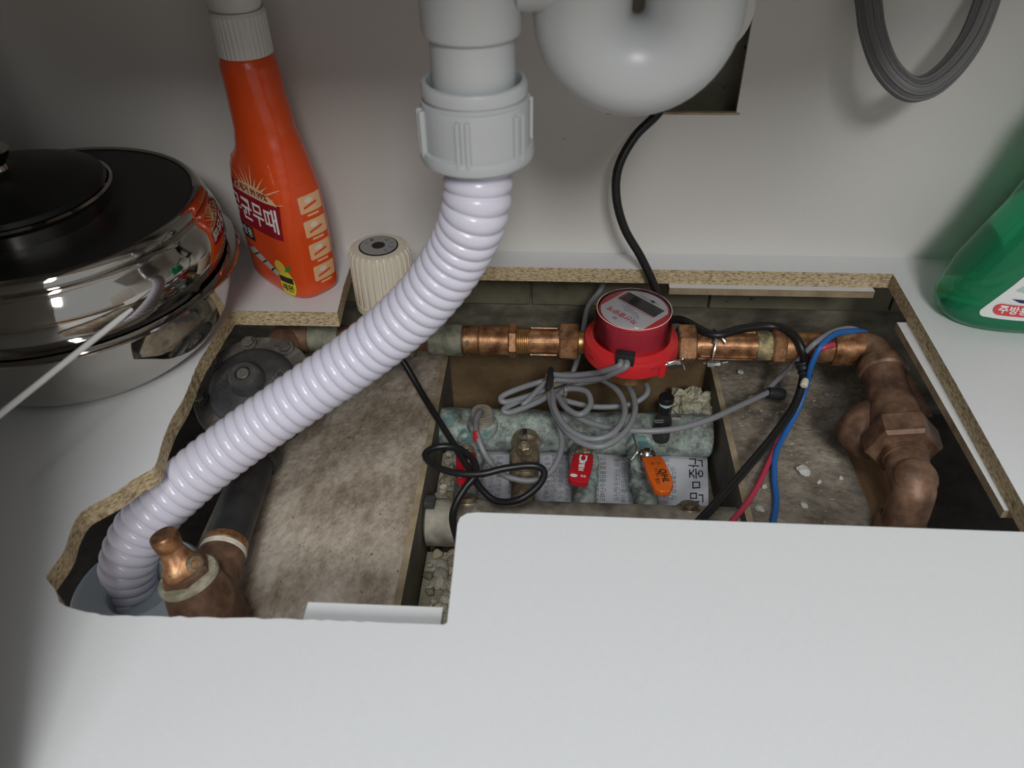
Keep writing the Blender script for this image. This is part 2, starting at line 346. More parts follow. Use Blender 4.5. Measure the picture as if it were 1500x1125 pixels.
struct(MB().box(-1.6, 1.6, -2.2, .05, -.17, -.15), 'kitchen_floor', M['wood'], 'warm wooden kitchen floor outside the cabinet')
# sink bowl hanging from the counter (above the picture)
sb = thing('sink_bowl', (0, .42, .44), 'steel sink bowl hanging under the counter', 'sink')
prof = [(.0, .44)]
pl = []
for s, z in ((.86, .44), (.97, .447), (1, .47), (1.02, .62)): pl.append([(x*s, .42+y*s, z) for x, y in rrect(.60, .40, .06, 6)])
mb = MB(); n = len(pl[0]); mb.add([p for q in pl for p in q], [(j*n+i, j*n+(i+1) % n, (j+1)*n+(i+1) % n, (j+1)*n+i) for j in range(3) for i in range(n)]+[tuple(reversed(range(n)))])
mb.build('bowl', M['steelb'], sb)

# trench lining boards
def board(x0, x1, y0, y1, z0, z1, name, label, mats):
    mb = MB().box(x0, x1, y0, y1, z0, z1); o = mb.build(name, mats, None, smooth=0)
    for p in o.data.polygons:
        if p.normal.z > .9: p.material_index = 1
    return tag(o, label, 'board')
board(TX0, TX0+.006, .332, .70, -.215, ZF+.003, 'trench_board', 'dark thin board lining the left side of the trench', [M['board'], M['edge']])
board(TX1-.006, TX1, .332, .70, -.215, ZF+.003, 'trench_board', 'dark thin board lining the right side of the trench', [M['board'], M['edge']])
board(TX0+.006, TX1-.006, .688, .696, -.215, ZF+.012, 'trench_board', 'muddy brown board closing the back of the trench', [M['brown'], M['brown']])

# white support strips under the cut edge
def strip(x0, x1, y0, y1, z0, z1, label):
    o = MB().box(x0, x1, y0, y1, z0, z1).build('support_strip', [M['lam'], M['edge']], None, smooth=0)
    for p in o.data.polygons:
        if abs(p.normal.z) < .5: p.material_index = 1
    return tag(o, label, 'strip')
a, c = at(1313, 474, -.018), at(1475, 750, -.018)
strip(a.x, .345, c.y, a.y, -.024, -.0165, 'narrow white strip under the right edge of the opening')
a, c = at(980, 421, -.018), at(1281, 429, -.018)
strip(a.x, c.x, c.y, YB-.002, -.024, -.0165, 'narrow white strip under the back edge of the opening')
a, c = at(452, 884, -.018), at(648, 900, -.018)
strip(a.x, c.x, .22, a.y, -.022, -.0165, 'short white strip under the front edge of the opening')
tag(MB().box(at(1235, 660, ZF).x+.005, at(1290, 650, ZF).x+.01, .36, .60, -.22, -.135).build('wood_batten', M['wood'], None, smooth=0, bevel=.001), 'orange-brown wooden batten under the bronze strainer', 'batten')

# ------------------------------------------------------------------ corrugated hose
dc = at(193, 857, -.105)
hpts = [at(192, 872, -.138)] + [atd(x, y, t) for x, y, t in ((188, 823, .617), (214, 766, .609), (272, 708, .605), (352, 644, .60), (443, 580, .59), (533, 517, .575), (611, 450, .55), (668, 376, .52), (697, 302, .49))]
TP = Vector((-.0485, .4545, 0))         # axis of the vertical drain pipe
hpts.append(Vector((TP.x, TP.y, .212))); hpts.append(Vector((TP.x, TP.y, .225)))
hs = thing('drain_hose', hpts[0], 'pale lilac corrugated drain hose curving into the floor drain', 'hose')
pitch = .0096; P = resample(spline(hpts, 40), pitch/10)
rr = [.0194+.0027*abs(math.sin(PI*i/10))**.55 for i in range(len(P))]
MB().tube(P, rr, 44).build('corrugated_tube', M['hose'], hs, smooth=60)

# drain tailpipe with union nut
tp = thing('drain_pipe', (TP.x, TP.y, .2), 'grey plastic drain pipe with a big ribbed union nut above the hose', 'pipe')
Mt = T((TP.x, TP.y, 0))
z0 = .2035
MB().lathe([(.0245, .30-.01), (.0245, .222), (.0232, .222), (.0232, .30)], Mt, 48).build('pipe', M['pvc'], tp)
MB().lathe([(.0245, .2755), (.0275, .2765), (.0285, .279), (.0285, .42), (.02, .44)], Mt, 48).build('socket', M['pvc'], tp)
nut = MB().lathe([(.0255, z0+.003), (.031, z0), (.0345, z0+.002), (.0355, z0+.006), (.0345, z0+.009), (.0325, z0+.010), (.0325, z0+.034), (.0318, z0+.0365), (.0300, z0+.0372), (.0298, z0+.0392), (.0314, z0+.0402), (.0316, z0+.0450), (.0305, z0+.0475), (.0280, z0+.0478), (.0268, z0+.045), (.0262, z0+.03), (.0245, z0+.029)], Mt, 64).build('union_nut', M['pvc'], tp)
for k in range(6):
    for d in (-.085, .085):
        a = 2*PI*k/6-1.70+d
        MB().box(.0315, .0355, -.0013, .0013, z0+.006, z0+.034, Mt @ RZ(a)).build('rib', M['pvc'], nut, smooth=0, bevel=.0006)
MB().lathe([(.0225, z0-.004), (.0262, z0-.003), (.0265, z0+.004), (.0225, z0+.005)], Mt, 40).build('washer', M['washer'], tp)
tag(MB().tube([(TP.x+.026, TP.y, .307), (-.001, TP.y, .307)], .0195, 32).build('branch', M['pvc'], tp), None)

# U-bend
uc = atd(935, 12, .425); R_, r_ = .031, .0275
ub = thing('trap_bend', uc, 'smooth grey U-shaped drain trap in front of the wall opening', 'trap')
up = [uc+Vector((-R_, 0, .14)), uc+Vector((-R_, 0, .05))]+[uc+Vector((-R_*math.cos(a), 0, -R_*math.sin(a))) for a in [PI*k/24 for k in range(25)]]+[uc+Vector((R_, 0, .05)), uc+Vector((R_, 0, .14))]
MB().tube(up, r_, 40).build('bend', M['pvc'], ub, smooth=60)
MB().lathe([(.0275, .052), (.032, .053), (.032, .075), (.0275, .076)], T(uc+Vector((-R_, 0, 0))), 40).build('collar', M['pvc'], ub)
MB().lathe([(.0275, .052), (.032, .053), (.032, .075), (.0275, .076)], T(uc+Vector((R_, 0, 0))), 40).build('collar', M['pvc'], ub)
# white pipe mouth in the wall opening
wc = aty(1037, 14, YB-.002)
wp = thing('wall_pipe', wc, 'white plastic pipe mouth in the wall opening behind the trap', 'pipe')
Mw = axis(wc, (0, 1, 0))
MB().lathe([(.0350, .0001), (.0350, .03), (.0382, .03), (.0385, .002), (.0380, 0), (.0350, 0)], Mw, 48).build('pipe', M['brightwhite'], wp)

# ------------------------------------------------------------------ spray bottle
sc = Vector((-.2515, .6355, 0)); sr = math.radians(-40)
sp = thing('spray_bottle', sc, 'orange-red spray cleaner bottle with white trigger cap beside the steel pans', 'spray bottle')
prof = [(0, .040, .040, .021), (.002, .0445, .0445, .0245), (.006, .0475, .0475, .0265), (.03, .0485, .0485, .027), (.07, .048, .048, .027), (.10, .047, .0455, .0265), (.113, .0455, .0435, .026), (.122, .041, .0415, .0255), (.130, .031, .0395, .025), (.138, .0245, .0375, .0245), (.155, .0215, .033, .0238), (.185, .0225, .0268, .0228), (.203, .0232, .0238, .0225), (.211, .021, .021, .0205), (.213, .018, .018, .018)]
def sect3(z):
    e = 3.4 if z < .1 else max(2.1, 3.4-(z-.1)*24)
    for (a, b) in zip(prof, prof[1:]):
        if a[0] <= z <= b[0]:
            t = (z-a[0])/(b[0]-a[0]); t = t*t*(3-2*t) if z > .1 else t; return tuple(a[k]+(b[k]-a[k])*t for k in (1, 2, 3))+(e,)
    return prof[-1][1:]+(e,)
def sect(z, u=1): q = sect3(z); return (q[1] if u >= 0 else q[0]), q[2], q[3]
Ms = T(sc) @ RZ(sr)
sv = []; sf = []; nz = 90; ns = 64
for j in range(nz+1):
    z = .213*j/nz; hl_, hr_, hd, e = sect3(z)
    for i in range(ns):
        a = 2*PI*i/ns; c, s_ = math.cos(a), math.sin(a)
        hw = hr_ if c >= 0 else hl_; sv.append((hw*math.copysign(abs(c)**(2/e), c), hd*math.copysign(abs(s_)**(2/e), s_), z))
for j in range(nz):
    for i in range(ns): sf.append((j*ns+i, j*ns+(i+1) % ns, (j+1)*ns+(i+1) % ns, (j+1)*ns+i))
sf.append(tuple(reversed(range(ns)))); sf.append(tuple(nz*ns+i for i in range(ns)))
MB().add(sv, sf, Ms).build('bottle', M['orangeb'], sp, smooth=50)
def on_front(u, z, h):      # label side: local -y
    hw, hd, e = sect(z, u); k = min(abs(u)/hw, .985); return Ms @ Vector((u, -(hd*(1-k**e)**(1/e)+h), z))
def on_side(v, z, h):       # narrow side: local +x
    hw, hd, e = sect(z); k = min(abs(v)/hd, .985); return Ms @ Vector((hw*(1-k**e)**(1/e)+h, v, z))
def patch(name, poly, fn, h, mat, n=10, label=None):
    # convex polygon (u,z) laid on the curved side, subdivided along u
    bm = bmesh.new(); f = bm.faces.new([bm.verts.new((x, y, 0)) for x, y in poly])
    bmesh.ops.triangulate(bm, faces=bm.faces[:]); bmesh.ops.subdivide_edges(bm, edges=bm.edges[:], cuts=n, use_grid_fill=True)
    bm.verts.index_update(); v = [fn(q.co.x, q.co.y, h) for q in bm.verts]; fs = [tuple(x.index for x in g.verts) for g in bm.faces]; bm.free()
    mb = MB(); mb.v = v; mb.f = fs; mb.m = [0]*len(fs); o = mb.build(name, mat, sp)
    return tag(o, label)
def ptext(name, s, size, cx, cz, fn, h, mat, sx=1, rot=0, **k):
    v, f = text2d(s, size, **k); c, q = math.cos(rot), math.sin(rot)
    mb = MB(); mb.v = [fn(cx+(x*c-y*q)*sx, cz+x*q+y*c, h) for x, y in v]; mb.f = f; mb.m = [0]*len(f)
    return mb.build(name, mat, sp, smooth=0)
for k in range(13):
    a = .12+.225*k; ln = (.040, .032, .046, .034)[k % 4]; hw_ = .045
    patch('label_ray', [(.004, .094), (.004+.022*math.cos(a-hw_), .094+.017*math.sin(a-hw_)), (.004+ln*math.cos(a), .094+ln*.75*math.sin(a)), (.004+.022*math.cos(a+hw_), .094+.017*math.sin(a+hw_))], on_front, .0003, M['glow'], 3)
patch('label_glow', [(.002+.033*math.cos(PI*q/16), .0955+.0125*math.sin(PI*q/16)) for q in range(17)], on_front, .0004, M['glow'], 4)
patch('label_panel', [(-.042, .0965), (-.042, .063), (.036, .063), (.038, .0965)], on_front, .0005, M['darkred'], 10, 'dark red title block')
ptext('label_title', '무균무때', .0245, -.002, .0790, on_front, .0008, M['whiteink'], offset=.0004, sx=.83)
ptext('label_line', '세균제거 99.99%', .0085, -.002, .1015, on_front, .0008, M['darkred'], offset=.0002)
patch('label_box', [(-.041, .062), (-.041, .047), (-.010, .047), (-.010, .062)], on_front, .0005, M['ink'], 6)
ptext('label_box_text', '주방용', .0105, -.0255, .0545, on_front, .0008, M['whiteink'])
patch('label_picture', [(-.030, .034), (.016, .021), (.022, .026), (-.016, .040)], on_front, .0006, M['cardp'], 6, 'grey picture of a range hood filter')
for t in (.2, .5, .8): patch('label_grid', [(-.028+.044*t, .034-.0125*t), (-.026+.044*t, .0334-.0125*t), (-.014+.036*t, .0392-.0135*t), (-.016+.036*t, .0398-.0135*t)], on_front, .0008, M['ink'], 1)
patch('label_oval', [(.0285+.0095*math.cos(a), .017+.0155*math.sin(a)) for a in [2*PI*k/24 for k in range(24)]], on_front, .0007, M['yellow'], 2, 'yellow oval badge')
patch('label_band', [(.020, .0245), (.020, .018), (.0365, .018), (.0365, .0245)], on_front, .0009, M['ink'], 3)
ptext('label_badge_text', '레몬', .008, .0285, .012, on_front, .001, M['ink'], offset=.0002)
patch('label_lemon', [(.024+.007*math.cos(a), .034+.0065*math.sin(a)) for a in [2*PI*k/18 for k in range(18)]], on_front, .0010, M['lemon'], 2)
patch('label_leaf', [(.030, .030), (.036, .032), (.037, .038), (.032, .036)], on_front, .0011, M['leaf'], 2)
for k in range(4):
    z = .094-.0225*k
    patch('pictogram', [(x+.004, y+z) for x, y in rrect(.024, .0155, .0015, 3)], on_side, .0005, M['peach'], 3)
    patch('pictogram_line', [(-.004, z-.004), (.010, z-.001), (.010, z+.001), (-.004, z-.002)], on_side, .0008, M['orangeb'], 2)
    patch('pictogram_mark', [(.002+.004*math.cos(a), z+.003+.0026*math.sin(a)) for a in [2*PI*q/10 for q in range(10)]], on_side, .0008, M['cream'], 1)
    patch('pictogram_caption', [(-.002, z-.0115), (.010, z-.0115), (.010, z-.0095), (-.002, z-.0095)], on_side, .0005, M['peach'], 2)
MB().lathe([(.0195, .2105), (.0215, .2115), (.0215, .242), (.0205, .2445), (.012, .245)], T(sc), 72, rf=lambda r, z, a: r*(1+.012*math.cos(36*a)) if .2112 < z < .2425 else r).build('cap_collar', M['white'], sp, smooth=20)
head = [(.0195, .0185, .239), (.0225, .0195, .243), (.024, .020, .252), (.023, .0185, .262), (.020, .016, .270), (.013, .010, .275)]
hv = []
for hw, hd, z in head: hv += [(hw*math.cos(2*PI*i/32)*1.1-.002, hd*math.sin(2*PI*i/32), z+.006) for i in range(32)]
hf = [(j*32+i, j*32+(i+1) % 32, (j+1)*32+(i+1) % 32, (j+1)*32+i) for j in range(len(head)-1) for i in range(32)]+[tuple(reversed(range(32))), tuple(160+i for i in range(32))]
hd_ = MB().add(hv, hf, Ms).build('spray_head', M['white'], sp)
MB().box(-.062, -.012, -.011, .011, .262, .279, Ms).build('nozzle_arm', M['white'], sp, bevel=.003)
MB().add([(-.034, -.007, .258), (-.026, -.007, .258), (-.028, -.007, .226), (-.033, -.007, .226), (-.034, .007, .258), (-.026, .007, .258), (-.028, .007, .226), (-.033, .007, .226)], [(0, 1, 2, 3), (7, 6, 5, 4), (0, 4, 5, 1), (1, 5, 6, 2), (2, 6, 7, 3), (3, 7, 4, 0)], Ms).build('trigger', M['white'], sp, bevel=.001)

# ------------------------------------------------------------------ steel pans
pc = Vector((-.402, .533, 0))
p1 = thing('steel_pan', pc, 'round mirror-polished steel pan standing on the cabinet floor', 'pan')
MB().lathe([(0, .0005), (.088, .0005), (.099, .003), (.110, .013), (.119, .028), (.125, .046), (.128, .062), (.1305, .066), (.1355, .0675), (.1375, .0690), (.1375, .0705), (.1355, .0715), (.127, .071), (.124, .06), (.112, .02), (.09, .006), (0, .005)], T(pc), 96).build('body', M['steel'], p1, smooth=50)
p2 = thing('steel_basin', pc+Vector((0, 0, .072)), 'wide steel basin with grooved rim stacked on the floor pan', 'basin')
MB().lathe([(0, .072), (.122, .072), (.1265, .074), (.1295, .084), (.1290, .096), (.126, .105), (.1215, .110), (.1205, .1125), (.1225, .1145), (.1215, .1165), (.1195, .1175), (.1205, .1195), (.1195, .1225), (.117, .1255), (.1145, .1265), (.1125, .1250), (.1125, .120), (.112, .10), (.108, .083), (.09, .0755), (0, .075)], T(pc), 96).build('body', M['steel'], p2, smooth=40)
tag(MB().lathe([(.1132, .1245), (.1118, .1245), (.1105, .10), (.106, .085), (.09, .079), (0, .078)], T(pc), 96).build('inner_coating', M['coat'], p2, smooth=60), 'black non-stick inner coating')
a = at(193, 453, .093); c = at(0, 607, .085); d = (c-a)
MB().tube([a+d*k/10 for k in range(13)], [.0014]+[.0021]*12, 12).build('handle', M['white'], p2)
tag(p2.children[-1], 'thin white rod handle')
p3c = Vector((-.420, .527, .0795))
p3 = thing('steel_pot', p3c, 'small steel pot with dark lid nested inside the grooved basin', 'pot')
MB().lathe([(0, 0), (.058, 0), (.066, .004), (.069, .03), (.0695, .055), (.074, .0575), (.075, .0605), (.073, .062), (.0685, .060), (.067, .03), (.06, .006), (0, .004)], T(p3c), 80).build('body', M['steel'], p3, smooth=45)
MB().lathe([(.0715, .0625), (.070, .066), (.05, .074), (.025, .078), (.011, .079), (.008, .0795), (0, .0795)], T(p3c), 80).build('lid', M['coat'], p3, smooth=45)
MB().lathe([(.008, .079), (.007, .083), (.012, .089), (.014, .094), (.010, .099), (0, .1)], T(p3c), 40).build('knob', M['steel'], p3.children[-1], smooth=45)

# ------------------------------------------------------------------ green bottles
def green_bottle(cx, cy, hw, hd, H, name, label, lab):
    g = thing(name, (cx, cy, 0), label, 'bottle')
    pr = [(0, .80, .72), (.003, .92, .9), (.010, .985, .98), (.018, 1, 1), (.05, .90, 1), (.075, .755, .97), (.10, .61, .92), (.15, .42, .80), (.19, .32, .6), (.205, .24, .5), (.212, .17, .33), (.235, .165, .32)]
    v = []; f = []; n = 48; s = H/.235
    for z, a, b_ in pr:
        for i in range(n):
            t = 2*PI*i/n; c, q = math.cos(t), math.sin(t); e = 2.6 if z < .2 else 2
            v.append((cx+hw*a*math.copysign(abs(c)**(2/e), c), cy+hd*b_*math.copysign(abs(q)**(2/e), q), z*s))
    k = len(pr)
    for j in range(k-1):
        for i in range(n): f.append((j*n+i, j*n+(i+1) % n, (j+1)*n+(i+1) % n, (j+1)*n+i))
    f += [tuple(reversed(range(n))), tuple((k-1)*n+i for i in range(n))]
    MB().add(v, f).build('bottle', M['green'], g, smooth=60)
    MB().lathe([(.014, H), (.0165, H), (.0165, H+.02), (.009, H+.028), (.008, H+.045), (0, H+.046)], T((cx, cy, 0)), 28).build('cap', M['white'], g)
    if lab:
        def fr_(x, z, h):
            for A, B in zip(pr, pr[1:]):
                if A[0] <= z/s <= B[0]:
                    t = (z/s-A[0])/(B[0]-A[0]); a = hw*(A[1]+(B[1]-A[1])*t); b_ = hd*(A[2]+(B[2]-A[2])*t); break
            q = min(abs(x)/a, .98); return Vector((cx+x, cy-(b_*(1-q**2.6)**(1/2.6)+h), z))
        def lp(nm, poly, h, mat, n_=6, lb=None):
            bm = bmesh.new(); bm.faces.new([bm.verts.new((x, y, 0)) for x, y in poly]); bmesh.ops.triangulate(bm, faces=bm.faces[:]); bmesh.ops.subdivide_edges(bm, edges=bm.edges[:], cuts=n_, use_grid_fill=True)
            bm.verts.index_update(); mb = MB(); mb.v = [fr_(q.co.x, q.co.y, h) for q in bm.verts]; mb.f = [tuple(x.index for x in q.verts) for q in bm.faces]; mb.m = [0]*len(mb.f); bm.free()
            return tag(mb.build(nm, mat, g), lb)
        lp('label', [(-.058, .018), (-.0605, .0195), (-.061, .023), (-.059, .027), (-.036, .068), (-.03, .078), (.03, .078), (.036, .068), (.059, .027), (.061, .022), (.058, .018)], .0006, M['label'], 8)
        lp('label_disc', [(.006+.036*math.cos(t), .088+.038*math.sin(t)) for t in [2*PI*q/32 for q in range(32)]], .0009, M['label'], 3)
        lp('label_disc_fill', [(.008+.033*math.cos(t), .090+.035*math.sin(t)) for t in [2*PI*q/32 for q in range(32)]], .0012, M['labred'], 3)
        lp('label_picture', [(-.043, .046), (-.030, .044), (.03, .044), (.03, .056), (-.034, .056)], .0009, M['mint'], 5)
        lp('label_band', [(-.043, .0385), (-.036, .0355), (.05, .032), (.05, .0385)], .0011, M['navy'], 6)
        lp('label_badge', [(-.038+x, .0275+y) for x, y in rrect(.030, .011, .0054, 5)], .0013, M['labred'], 4)
        v, f = text2d('주방용', .0085, offset=.0002); mb = MB(); mb.v = [fr_(-.038+x, .0275+y, .0016) for x, y in v]; mb.f = f; mb.m = [0]*len(f); mb.build('label_text', M['whiteink'], g, smooth=0)
    return g
green_bottle(.426, .598, .083, .040, .235, 'detergent_bottle', 'green dish soap bottle with white and red label', True)
green_bottle(.466, .665, .068, .024, .225, 'detergent_bottle', 'plain dark green bottle behind the labelled soap bottle', False)

# ------------------------------------------------------------------ water line with heat meter
PY, PZ = .617, -.058
def px2x(px): return aty(px, 503, PY).x
X_ = Matrix(((0, 0, 1, 0), (1, 0, 0, 0), (0, 1, 0, 0), (0, 0, 0, 1)))        # local z -> +x
def along(x): return T((x, PY, PZ)) @ X_
def cyl(x0, x1, r, mb=None, seg=32, b=.0008):
    return (mb or MB()).lathe([(r-b, 0), (r, b), (r, x1-x0-b), (r-b, x1-x0)], along(x0), seg)
def hexnut(x0, x1, r, rot=0): return MB().lathe([(r*.92, 0), (r, .0015), (r, x1-x0-.0015), (r*.92, x1-x0)], along(x0) @ RZ(rot), 6)
mx_ = .0767
pl_ = thing('copper_pipe', (px2x(660), PY, PZ), 'brown copper pipe with brass couplings left of the red meter', 'pipe')
cyl(px2x(500), px2x(640), .0125).build('pipe', M['bronze'], pl_)
cyl(px2x(630), px2x(678), .0165).build('union', M['greenbrass'], pl_)
cyl(px2x(678), px2x(706), .0125).build('pipe', M['copper'], pl_)
cyl(px2x(680), px2x(702), .0140).build('sleeve', M['copper'], pl_)
cyl(px2x(703), px2x(746), .0150).build('coupling', M['copper'], pl_)
hexnut(px2x(745), px2x(758), .0178).build('nut', M['copper'], pl_, smooth=20)
mb = MB()
for i in range(6): cyl(px2x(757)+i*.002, px2x(757)+i*.002+.0019, .0136, mb, b=.0006)
mb.build('thread', M['brass'], pl_)
cyl(px2x(773), px2x(820), .0128).build('sleeve', M['copper'], pl_)
for k in range(8):
    a_ = 2*PI*k/8+.2
    MB().box(.0124, .0142, -.0012, .0012, .002, px2x(818)-px2x(774)-.001, along(px2x(774)) @ RZ(a_)).build('ridge', M['copper'], pl_, smooth=0, bevel=.0004)
hexnut(px2x(819), px2x(847), .0195, .3).build('nut', M['copper'], pl_, smooth=20)
cyl(px2x(846), px2x(870), .0115).build('tail', M['brass'], pl_)
pr_ = thing('copper_pipe', (px2x(1100), PY, PZ), 'brown copper pipe with wrapped foil right of the red meter', 'pipe')
cyl(px2x(975), px2x(992), .0135).build('tail', M['iron'], pl_ and pr_)
hexnut(px2x(991), px2x(1018), .0200, .1).build('nut', M['copper'], pr_, smooth=20)
cyl(px2x(1017), px2x(1108), .0130).build('sleeve', M['copper'], pr_)
for k in range(8):
    a_ = 2*PI*k/8+.35
    MB().box(.0126, .0146, -.0012, .0012, .003, px2x(1106)-px2x(1020), along(px2x(1020)) @ RZ(a_)).build('ridge', M['copper'], pr_, smooth=0, bevel=.0004)
tag(cyl(px2x(1107), px2x(1131), .0142).build('thread_wrap', M['otape'], pr_), 'dirty yellowed thread tape')
hexnut(px2x(1129), px2x(1148), .0195, .2).build('nut', M['copper'], pr_, smooth=20)
cyl(px2x(1146), px2x(1222), .0150).build('pipe', M['copper'], pr_)
cyl(px2x(1218), px2x(1262), .0178).build('coupling', M['copper'], pr_)
fo = tag(MB().tube(spline([(px2x(1040), PY-.013, PZ+.012), (px2x(1046), PY-.004, PZ+.016), (px2x(1044), PY+.006, PZ+.014)], 5), .0016, 6).tube(spline([(px2x(1046), PY-.004, PZ+.0165), (px2x(1055), PY-.010, PZ+.014), (px2x(1058), PY-.012, PZ+.011)], 5), .0014, 6)
         .tube(spline([(px2x(1046), PY-.006, PZ+.0155), (px2x(1042), PY-.016, PZ+.006), (px2x(1040), PY-.019, PZ-.004)], 5), .0015, 6)
         .tube(spline([(px2x(1030), PY-.016, PZ-.010), (px2x(1045), PY-.021, PZ-.007), (px2x(1063), PY-.020, PZ-.005)], 6), [.001]*3+[.0035]*6+[.001]*4, 8).build('foil_tie', M['wire'], pr_), 'twisted strip of silver foil')

# meter
mc = Vector((mx_, .603, 0))
hm = thing('heat_meter', (mx_, .603, PZ), 'red round heat meter with clear lid and dark display', 'meter')
Mm = T(mc)
MB().lathe([(.022, -.082), (.028, -.078), (.030, -.06), (.030, -.055)], Mm, 40).build('meter_body', M['brass'], hm)
MB().lathe([(.036, -.058), (.043, -.058), (.0455, -.055), (.0455, -.043), (.044, -.0395), (.0405, -.038), (.0385, -.036), (.036, -.0355)], Mm, 64).build('base_ring', M['redp'], hm)
for k in (3.7, 4.35, 5.2, 5.75):
    MB().box(.0447, .0462, -.0055, .0055, -.046, -.0443, Mm @ RZ(k)).build('slot', M['redd'], hm, smooth=0)
MB().lathe([(.0330, -.036), (.0332, -.018), (.0322, -.0115), (.030, -.0110)], Mm, 64, rf=lambda r, z, a: r*(1-.02*(math.cos(40*a) > 0)) if z > -.03 else r).build('inner_drum', M['redd'], hm, smooth=30)
MB().lathe([(0, -.0120), (.0322, -.0120), (.0336, -.0105), (.0332, -.0090), (.0320, -.0086), (0, -.0086)], Mm, 64).build('face_ring', M['redp'], hm)
MB().lathe([(.0362, -.037), (.0372, -.036), (.0366, -.012), (.0352, -.0075), (.0335, -.0052), (0, -.0045)], Mm, 64).build('clear_lid', M['clear'], hm)
MB().tube([mc+Vector((.0366*math.cos(a), .0366*math.sin(a), -.0365)) for a in [2*PI*k/64 for k in range(64)]], .0008, 6, closed=True).tube([mc+Vector((.0348*math.cos(a), .0348*math.sin(a), -.0068)) for a in [2*PI*k/64 for k in range(64)]], .0004, 6, closed=True).build('lid_rim', M['whiteink'], hm)
# dial: circle cut by two chords, turned
da = math.radians(-45); Md = Mm @ T((0, 0, -.0084)) @ RZ(da)
poly = []
for k in range(96):
    a = 2*PI*k/96; x, y = .0312*math.cos(a), .0312*math.sin(a)
    if abs(x) > .0262: x = math.copysign(.0262, x)
    poly.append((x, y))
MB().prism(poly, 0, .0004, Md).build('dial', M['dial'], hm, smooth=0)
MB().prism([(-.0235, .0030), (.0212, .0030), (.0212, .0185), (-.0235, .0185)], .0004, .0007, Md).build('display_frame', M['redd'], hm, smooth=0)
MB().prism([(-.0212, .0038), (.0212, .0038), (.0212, .0182), (-.0212, .0182)], .0004, .0010, Md).build('display', M['lcd'], hm, smooth=0)
MB().prism([(.0035+.0022*math.cos(a), .0225+.0014*math.sin(a)) for a in [2*PI*k/16 for k in range(16)]], .0004, .0007, Md).build('sensor_dot', M['ink'], hm, smooth=0)
Mf = Md @ RZ(PI)
def dt(s, size, x, y, mat, **k): lettering('dial_text', s, size, Mf @ T((x, y, 0)), mat, hm, h=.0006, **k)
dt('적산열량계', .0078, .001, .0150, M['redink'], offset=.0001)
dt('H', .0055, .003, .0235, M['navy'], offset=.0001)
dt('적산열량계 형식 승인번호', .0022, 0, -.0225, M['greyink'])
dt('0.6~1.5 m³/h', .0028, .0, -.0205, M['greyink'])
for i, (s, x) in enumerate((('정격 유량 1.5', 6), ('온도 범위 0~95℃', 3), ('최대 압력 1.0MPa', -2), ('등급 B', -10))): dt(s, .0026, x*.001, .0005+i*.0028, M['greyink'])
for i in range(3): dt('-'*(14-i*3), .0022, -.011+i*.006, .0003+i*.0035, M['greyink'])
MB().prism([(-.021, .0012), (.021, .0012), (.021, .0016), (-.021, .0016)], .0004, .0006, Md).build('dial_rule', M['greyink'], hm, smooth=0)
cb = Mm @ RZ(-1.78)
MB().box(.036, .0455, -.0085, .0085, -.0405, -.029, cb).build('cable_gland', M['blackp'], hm, bevel=.0008)
lug = mc+Vector((.0455*math.cos(-.95), .0455*math.sin(-.95), -.05))
MB().lathe([(.0018, -.006), (.0042, -.006), (.0042, .006), (.0018, .006)], T(lug), 16).build('seal_lug', M['redp'], hm)
sealw = tag(MB().tube(spline([lug+Vector((.002, 0, .004)), lug+Vector((.006, -.002, .007)), lug+Vector((.018, .001, .007)), lug+Vector((.021, -.002, .002))], 6), .0006, 6).tube(spline([lug+Vector((.003, 0, .006)), lug+Vector((.012, .003, .009)), lug+Vector((.019, .006, .008)), lug+Vector((.018, .008, .012))], 6), .0005, 6)
            .box(.004, .017, -.0025, .0025, .003, .0075, T(lug) @ RZ(.12)).build('lead_seal', M['wire'], hm, smooth=30), 'small clear seal tag on wire')

# knob valve on the left
kx = aty(560, 400, PY).x
kv = thing('regulating_valve', (kx, PY, PZ), 'fluted cream knob valve beside the spray bottle', 'valve')
Mk = T((kx, PY, 0))
kb = MB().lathe([(.0265, -.0165), (.0282, -.0155), (.0285, -.0075), (.0278, -.0065), (.0285, -.006), (.0285, .040), (.0272, .0445), (.024, .0465), (.0175, .047)], Mk, 192, rf=lambda r, z, a: r*(1-(.055 if (math.cos(26*a) > .35 and -.004 < z < .046) else 0))).build('knob', M['cream'], kv, smooth=30)
MB().lathe([(.0182, .0460), (.0182, .0474), (.0168, .0476), (.0168, .0474)], Mk, 48).build('sticker_ring', M['ink'], kb)
MB().lathe([(.0064, .0470), (.0168, .0472), (.0168, .0478), (.0064, .0478)], Mk, 48).build('sticker', M['sticker'], kb)
MB().lathe([(.0062, .0462), (.0062, .0479), (.001, .0479)], Mk, 24).build('socket_hole', M['ink'], kb)
for i, s in enumerate('+ ★ - G 1 2 3'.split()):
    a = 2.9-.62*i; lettering('sticker_text', s, .006, Mk @ T((.0118*math.cos(a), .0118*math.sin(a), .0476)) @ RZ(a-PI/2), M['ink'], kb)
MB().lathe([(.012, -.045), (.012, -.034), (.017, -.032), (.0175, -.018), (.015, -.016)], Mk, 36).build('neck', M['blackp'], kv)
MB().lathe([(.014, -.062), (.0155, -.05), (.0145, -.042), (.012, -.040)], Mk, 32).lathe([(.0150, 0), (.0188, .001), (.0188, .014), (.0165, .016), (.0165, .034), (.0188, .036), (.0188, .050), (.015, .051)], along(kx-.026), 32).build('valve_body', M['greenbrass'], kv)
